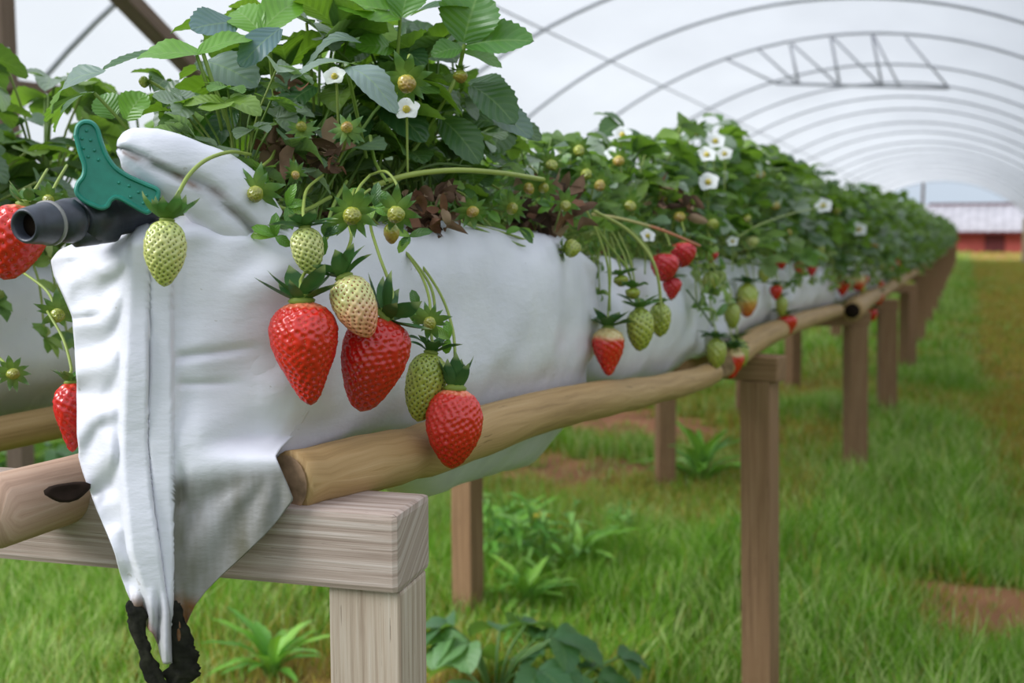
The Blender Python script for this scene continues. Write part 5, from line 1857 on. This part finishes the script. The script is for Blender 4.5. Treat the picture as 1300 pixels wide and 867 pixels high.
# ------------------------------------------------------------------ weeds on the ground
def weed(x, y, kind, size, label, seed):
    rg = random.Random(seed)
    g = float(ground_z(np.array([x]), np.array([y]))[0])
    root = thing('weed', (x, y, g), label, 'weed', 'weeds in the grass')
    o = Vector((x, y, g))
    lv, st = MB(), MB()
    if kind == 'broad':
        for k in range(13):
            az = TAU * k * 0.382
            e = Vector((math.cos(az), math.sin(az), 0))
            r, h = size * rg.uniform(0.15, 0.8), size * rg.uniform(0.35, 0.95)
            t = o + e * r + Vector((0, 0, h))
            st.tube(spline([o, o + e * r * .4 + Vector((0, 0, h * .7)), t], 4), 0.003, 5, lin(110, 150, 80), caps=False)
            c = rg.choice([lin(92, 138, 84), lin(110, 156, 92), lin(76, 120, 78)])
            n = Vector((0, 0, 1)) + e * 0.6
            for q in (-0.9, 0, 0.9):
                d = Matrix.Rotation(q, 3, 'Z') @ (e + Vector((0, 0, -0.15)))
                leaflet(lv, t, d, n, size * rg.uniform(0.42, 0.6), size * 0.36, c, 5, 0.2, 0.25, rg)
    elif kind == 'lance':
        for k in range(20):
            az = TAU * k * 0.382 + rg.uniform(-.3, .3)
            e = Vector((math.cos(az), math.sin(az), 0))
            el = rg.uniform(0.5, 1.4)
            d = e * math.cos(el) + Vector((0, 0, math.sin(el)))
            c = rg.choice([lin(136, 200, 60), lin(158, 214, 84), lin(110, 176, 60)])
            leaflet(lv, o + e * 0.01, d, Vector((0, 0, 1)) - e * 0.3, size * rg.uniform(0.7, 1.25), size * 0.17, c, 4, 0.35, 0.4, rg)
    else:
        for s_ in range(5):
            a = rg.uniform(0, TAU)
            b = o + Vector((math.cos(a), math.sin(a), 0)) * size * 0.2
            tp = b + Vector((rg.uniform(-.2, .2) * size, rg.uniform(-.2, .2) * size, size * rg.uniform(0.8, 1.25)))
            st.tube(spline([b, (b + tp) / 2 + Vector((0.01, 0, 0)), tp], 4), 0.003, 5, lin(120, 162, 66), caps=False)
            for k in range(9):
                t = 0.15 + 0.8 * k / 9
                az = k * 2.4 + a
                e = Vector((math.cos(az), math.sin(az), rg.uniform(0.1, 0.8)))
                leaflet(lv, b.lerp(tp, t), e, Vector((0, 0, 1)), size * rg.uniform(0.28, 0.45), size * 0.09, rg.choice([lin(124, 190, 70), lin(156, 208, 104), lin(100, 164, 64)]), 4, 0.25, 0.5, rg)
    if not st.v:
        st.tube([o, o + Vector((0, 0, size * 0.3))], 0.004, 5, lin(120, 160, 70))
    lv.build('leaves', M['weed'], root)
    st.build('stems', M['stem'], root)


def gp(px, py):
    p = PZP(px, py, 0.0)
    return p.x, p.y


for i, (px, py, k, s, lab) in enumerate([
        (628, 905, 'broad', 0.20, 'broad-leaved bluish green weed at the bottom, right of the nearest leg'),
        (712, 900, 'broad', 0.15, 'second broad-leaved weed at the bottom, right of the bluish one'),
        (890, 612, 'lance', 0.26, 'bright green weed clump left of the tall second leg'),
        (640, 735, 'stalk', 0.24, 'tall stalky weed right of the weed-side back leg'),
        (700, 735, 'stalk', 0.20, 'stalky weed in the middle of the grass under the bags'),
        (735, 720, 'lance', 0.17, 'lance-leaved weed right of the stalky middle weed'),
        (668, 770, 'lance', 0.15, 'low lance-leaved weed in front of stalky weeds'),
        (790, 690, 'stalk', 0.14, 'small stalky weed between the two back legs'),
        (345, 865, 'lance', 0.15, 'long-leaved weed left of the nearest leg'),
        (40, 640, 'broad', 0.22, 'yellow-green leafy weed behind the log at lower left'),
        (-10, 640, 'lance', 0.24, 'bright weed at the left edge behind the log'),
        (655, 830, 'stalk', 0.10, 'short stalky weed above the bluish broad-leaved weed'),
        (650, 700, 'lance', 0.19, 'leafy weed close behind the right side of back leg'),
        (950, 700, 'lance', 0.12, 'small weed hugging the foot of the tall leg')]):
    x, y = gp(px, py)
    weed(x, y, k, s, lab, 500 + i)
# dandelion-like yellow flower
x, y = gp(690, 705)
g0 = Vector((x, y, 0))
hd = P(687, 656, depth(g0 + Vector((0, 0, 0.12))))
root = thing('yellow_wildflower', g0, 'tiny yellow wildflower on a thin stem among the middle weeds', 'flower')
mb = MB()
mb.tube(spline([g0, (g0 + hd) / 2 + Vector((0.01, 0, 0)), hd], 4), 0.0022, 6, lin(120, 160, 70))
mb.build('stalk', M['stem'], root)
mb = MB()
for k in range(14):
    a = TAU * k / 14
    e = Vector((math.cos(a), math.sin(a), 0.35))
    leaflet(mb, hd, e, Vector((0, 0, 1)), 0.026, 0.011, (1, 1, 1, 1), 2, 0.1, 0.1, R)
mb.build('petals', M['yellow'], root)

for o in CLEAN:
    if '_local' in o:
        del o['_local']
for o in bpy.data.objects:
    if '_local' in o:
        del o['_local']

# ------------------------------------------------------------------ light
w = bpy.data.worlds.new('overcast')
SC.world = w
w.use_nodes = True
nt = w.node_tree
nt.nodes.clear()
out = nt.nodes.new('ShaderNodeOutputWorld')
bg = nt.nodes.new('ShaderNodeBackground')
tc = nt.nodes.new('ShaderNodeTexCoord')
sx = nt.nodes.new('ShaderNodeSeparateXYZ')
rm = nt.nodes.new('ShaderNodeValToRGB')
rm.color_ramp.elements[0].position = 0.0
rm.color_ramp.elements[0].color = (0.60, 0.70, 0.82, 1)
rm.color_ramp.elements[1].position = 0.45
rm.color_ramp.elements[1].color = (1.06, 1.15, 1.30, 1)
nt.links.new(tc.outputs['Generated'], sx.inputs[0])
nt.links.new(sx.outputs['Z'], rm.inputs[0])
nt.links.new(rm.outputs[0], bg.inputs['Color'])
bg.inputs['Strength'].default_value = 0.80
nt.links.new(bg.outputs[0], out.inputs[0])

sl = bpy.data.lights.new('sun_through_cloud', 'SUN')
sl.energy = 2.9
sl.angle = math.radians(35)
sl.color = (0.97, 0.98, 1.0)
so = bpy.data.objects.new('sun_through_cloud', sl)
COL.objects.link(so)
so.location = (-7, -6, 7)
so.rotation_euler = (Vector((0.62, 0.52, -0.59))).to_track_quat('-Z', 'Y').to_euler()

# ------------------------------------------------------------------ camera
cd = bpy.data.cameras.new('camera')
cd.sensor_width = 36.0
cd.lens = F / 1300.0 * 36.0
cd.clip_start = 0.02
cd.clip_end = 600
cd.dof.use_dof = True
cd.dof.focus_distance = 0.90
cd.dof.aperture_fstop = 7.0
co = bpy.data.objects.new('camera', cd)
COL.objects.link(co)
m = Matrix((RT, UP, -FW)).transposed().to_4x4()
m.translation = CAM
co.matrix_world = m
SC.camera = co

SC.view_settings.view_transform = 'Standard'
SC.view_settings.look = 'None'
SC.view_settings.exposure = 0.25
SC.view_settings.gamma = 1.0
SC.view_settings.use_curve_mapping = False
SC.cycles.use_denoising = True
SC.cycles.max_bounces = 10
SC.cycles.diffuse_bounces = 5
SC.cycles.transmission_bounces = 6
SC.cycles.transparent_max_bounces = 12
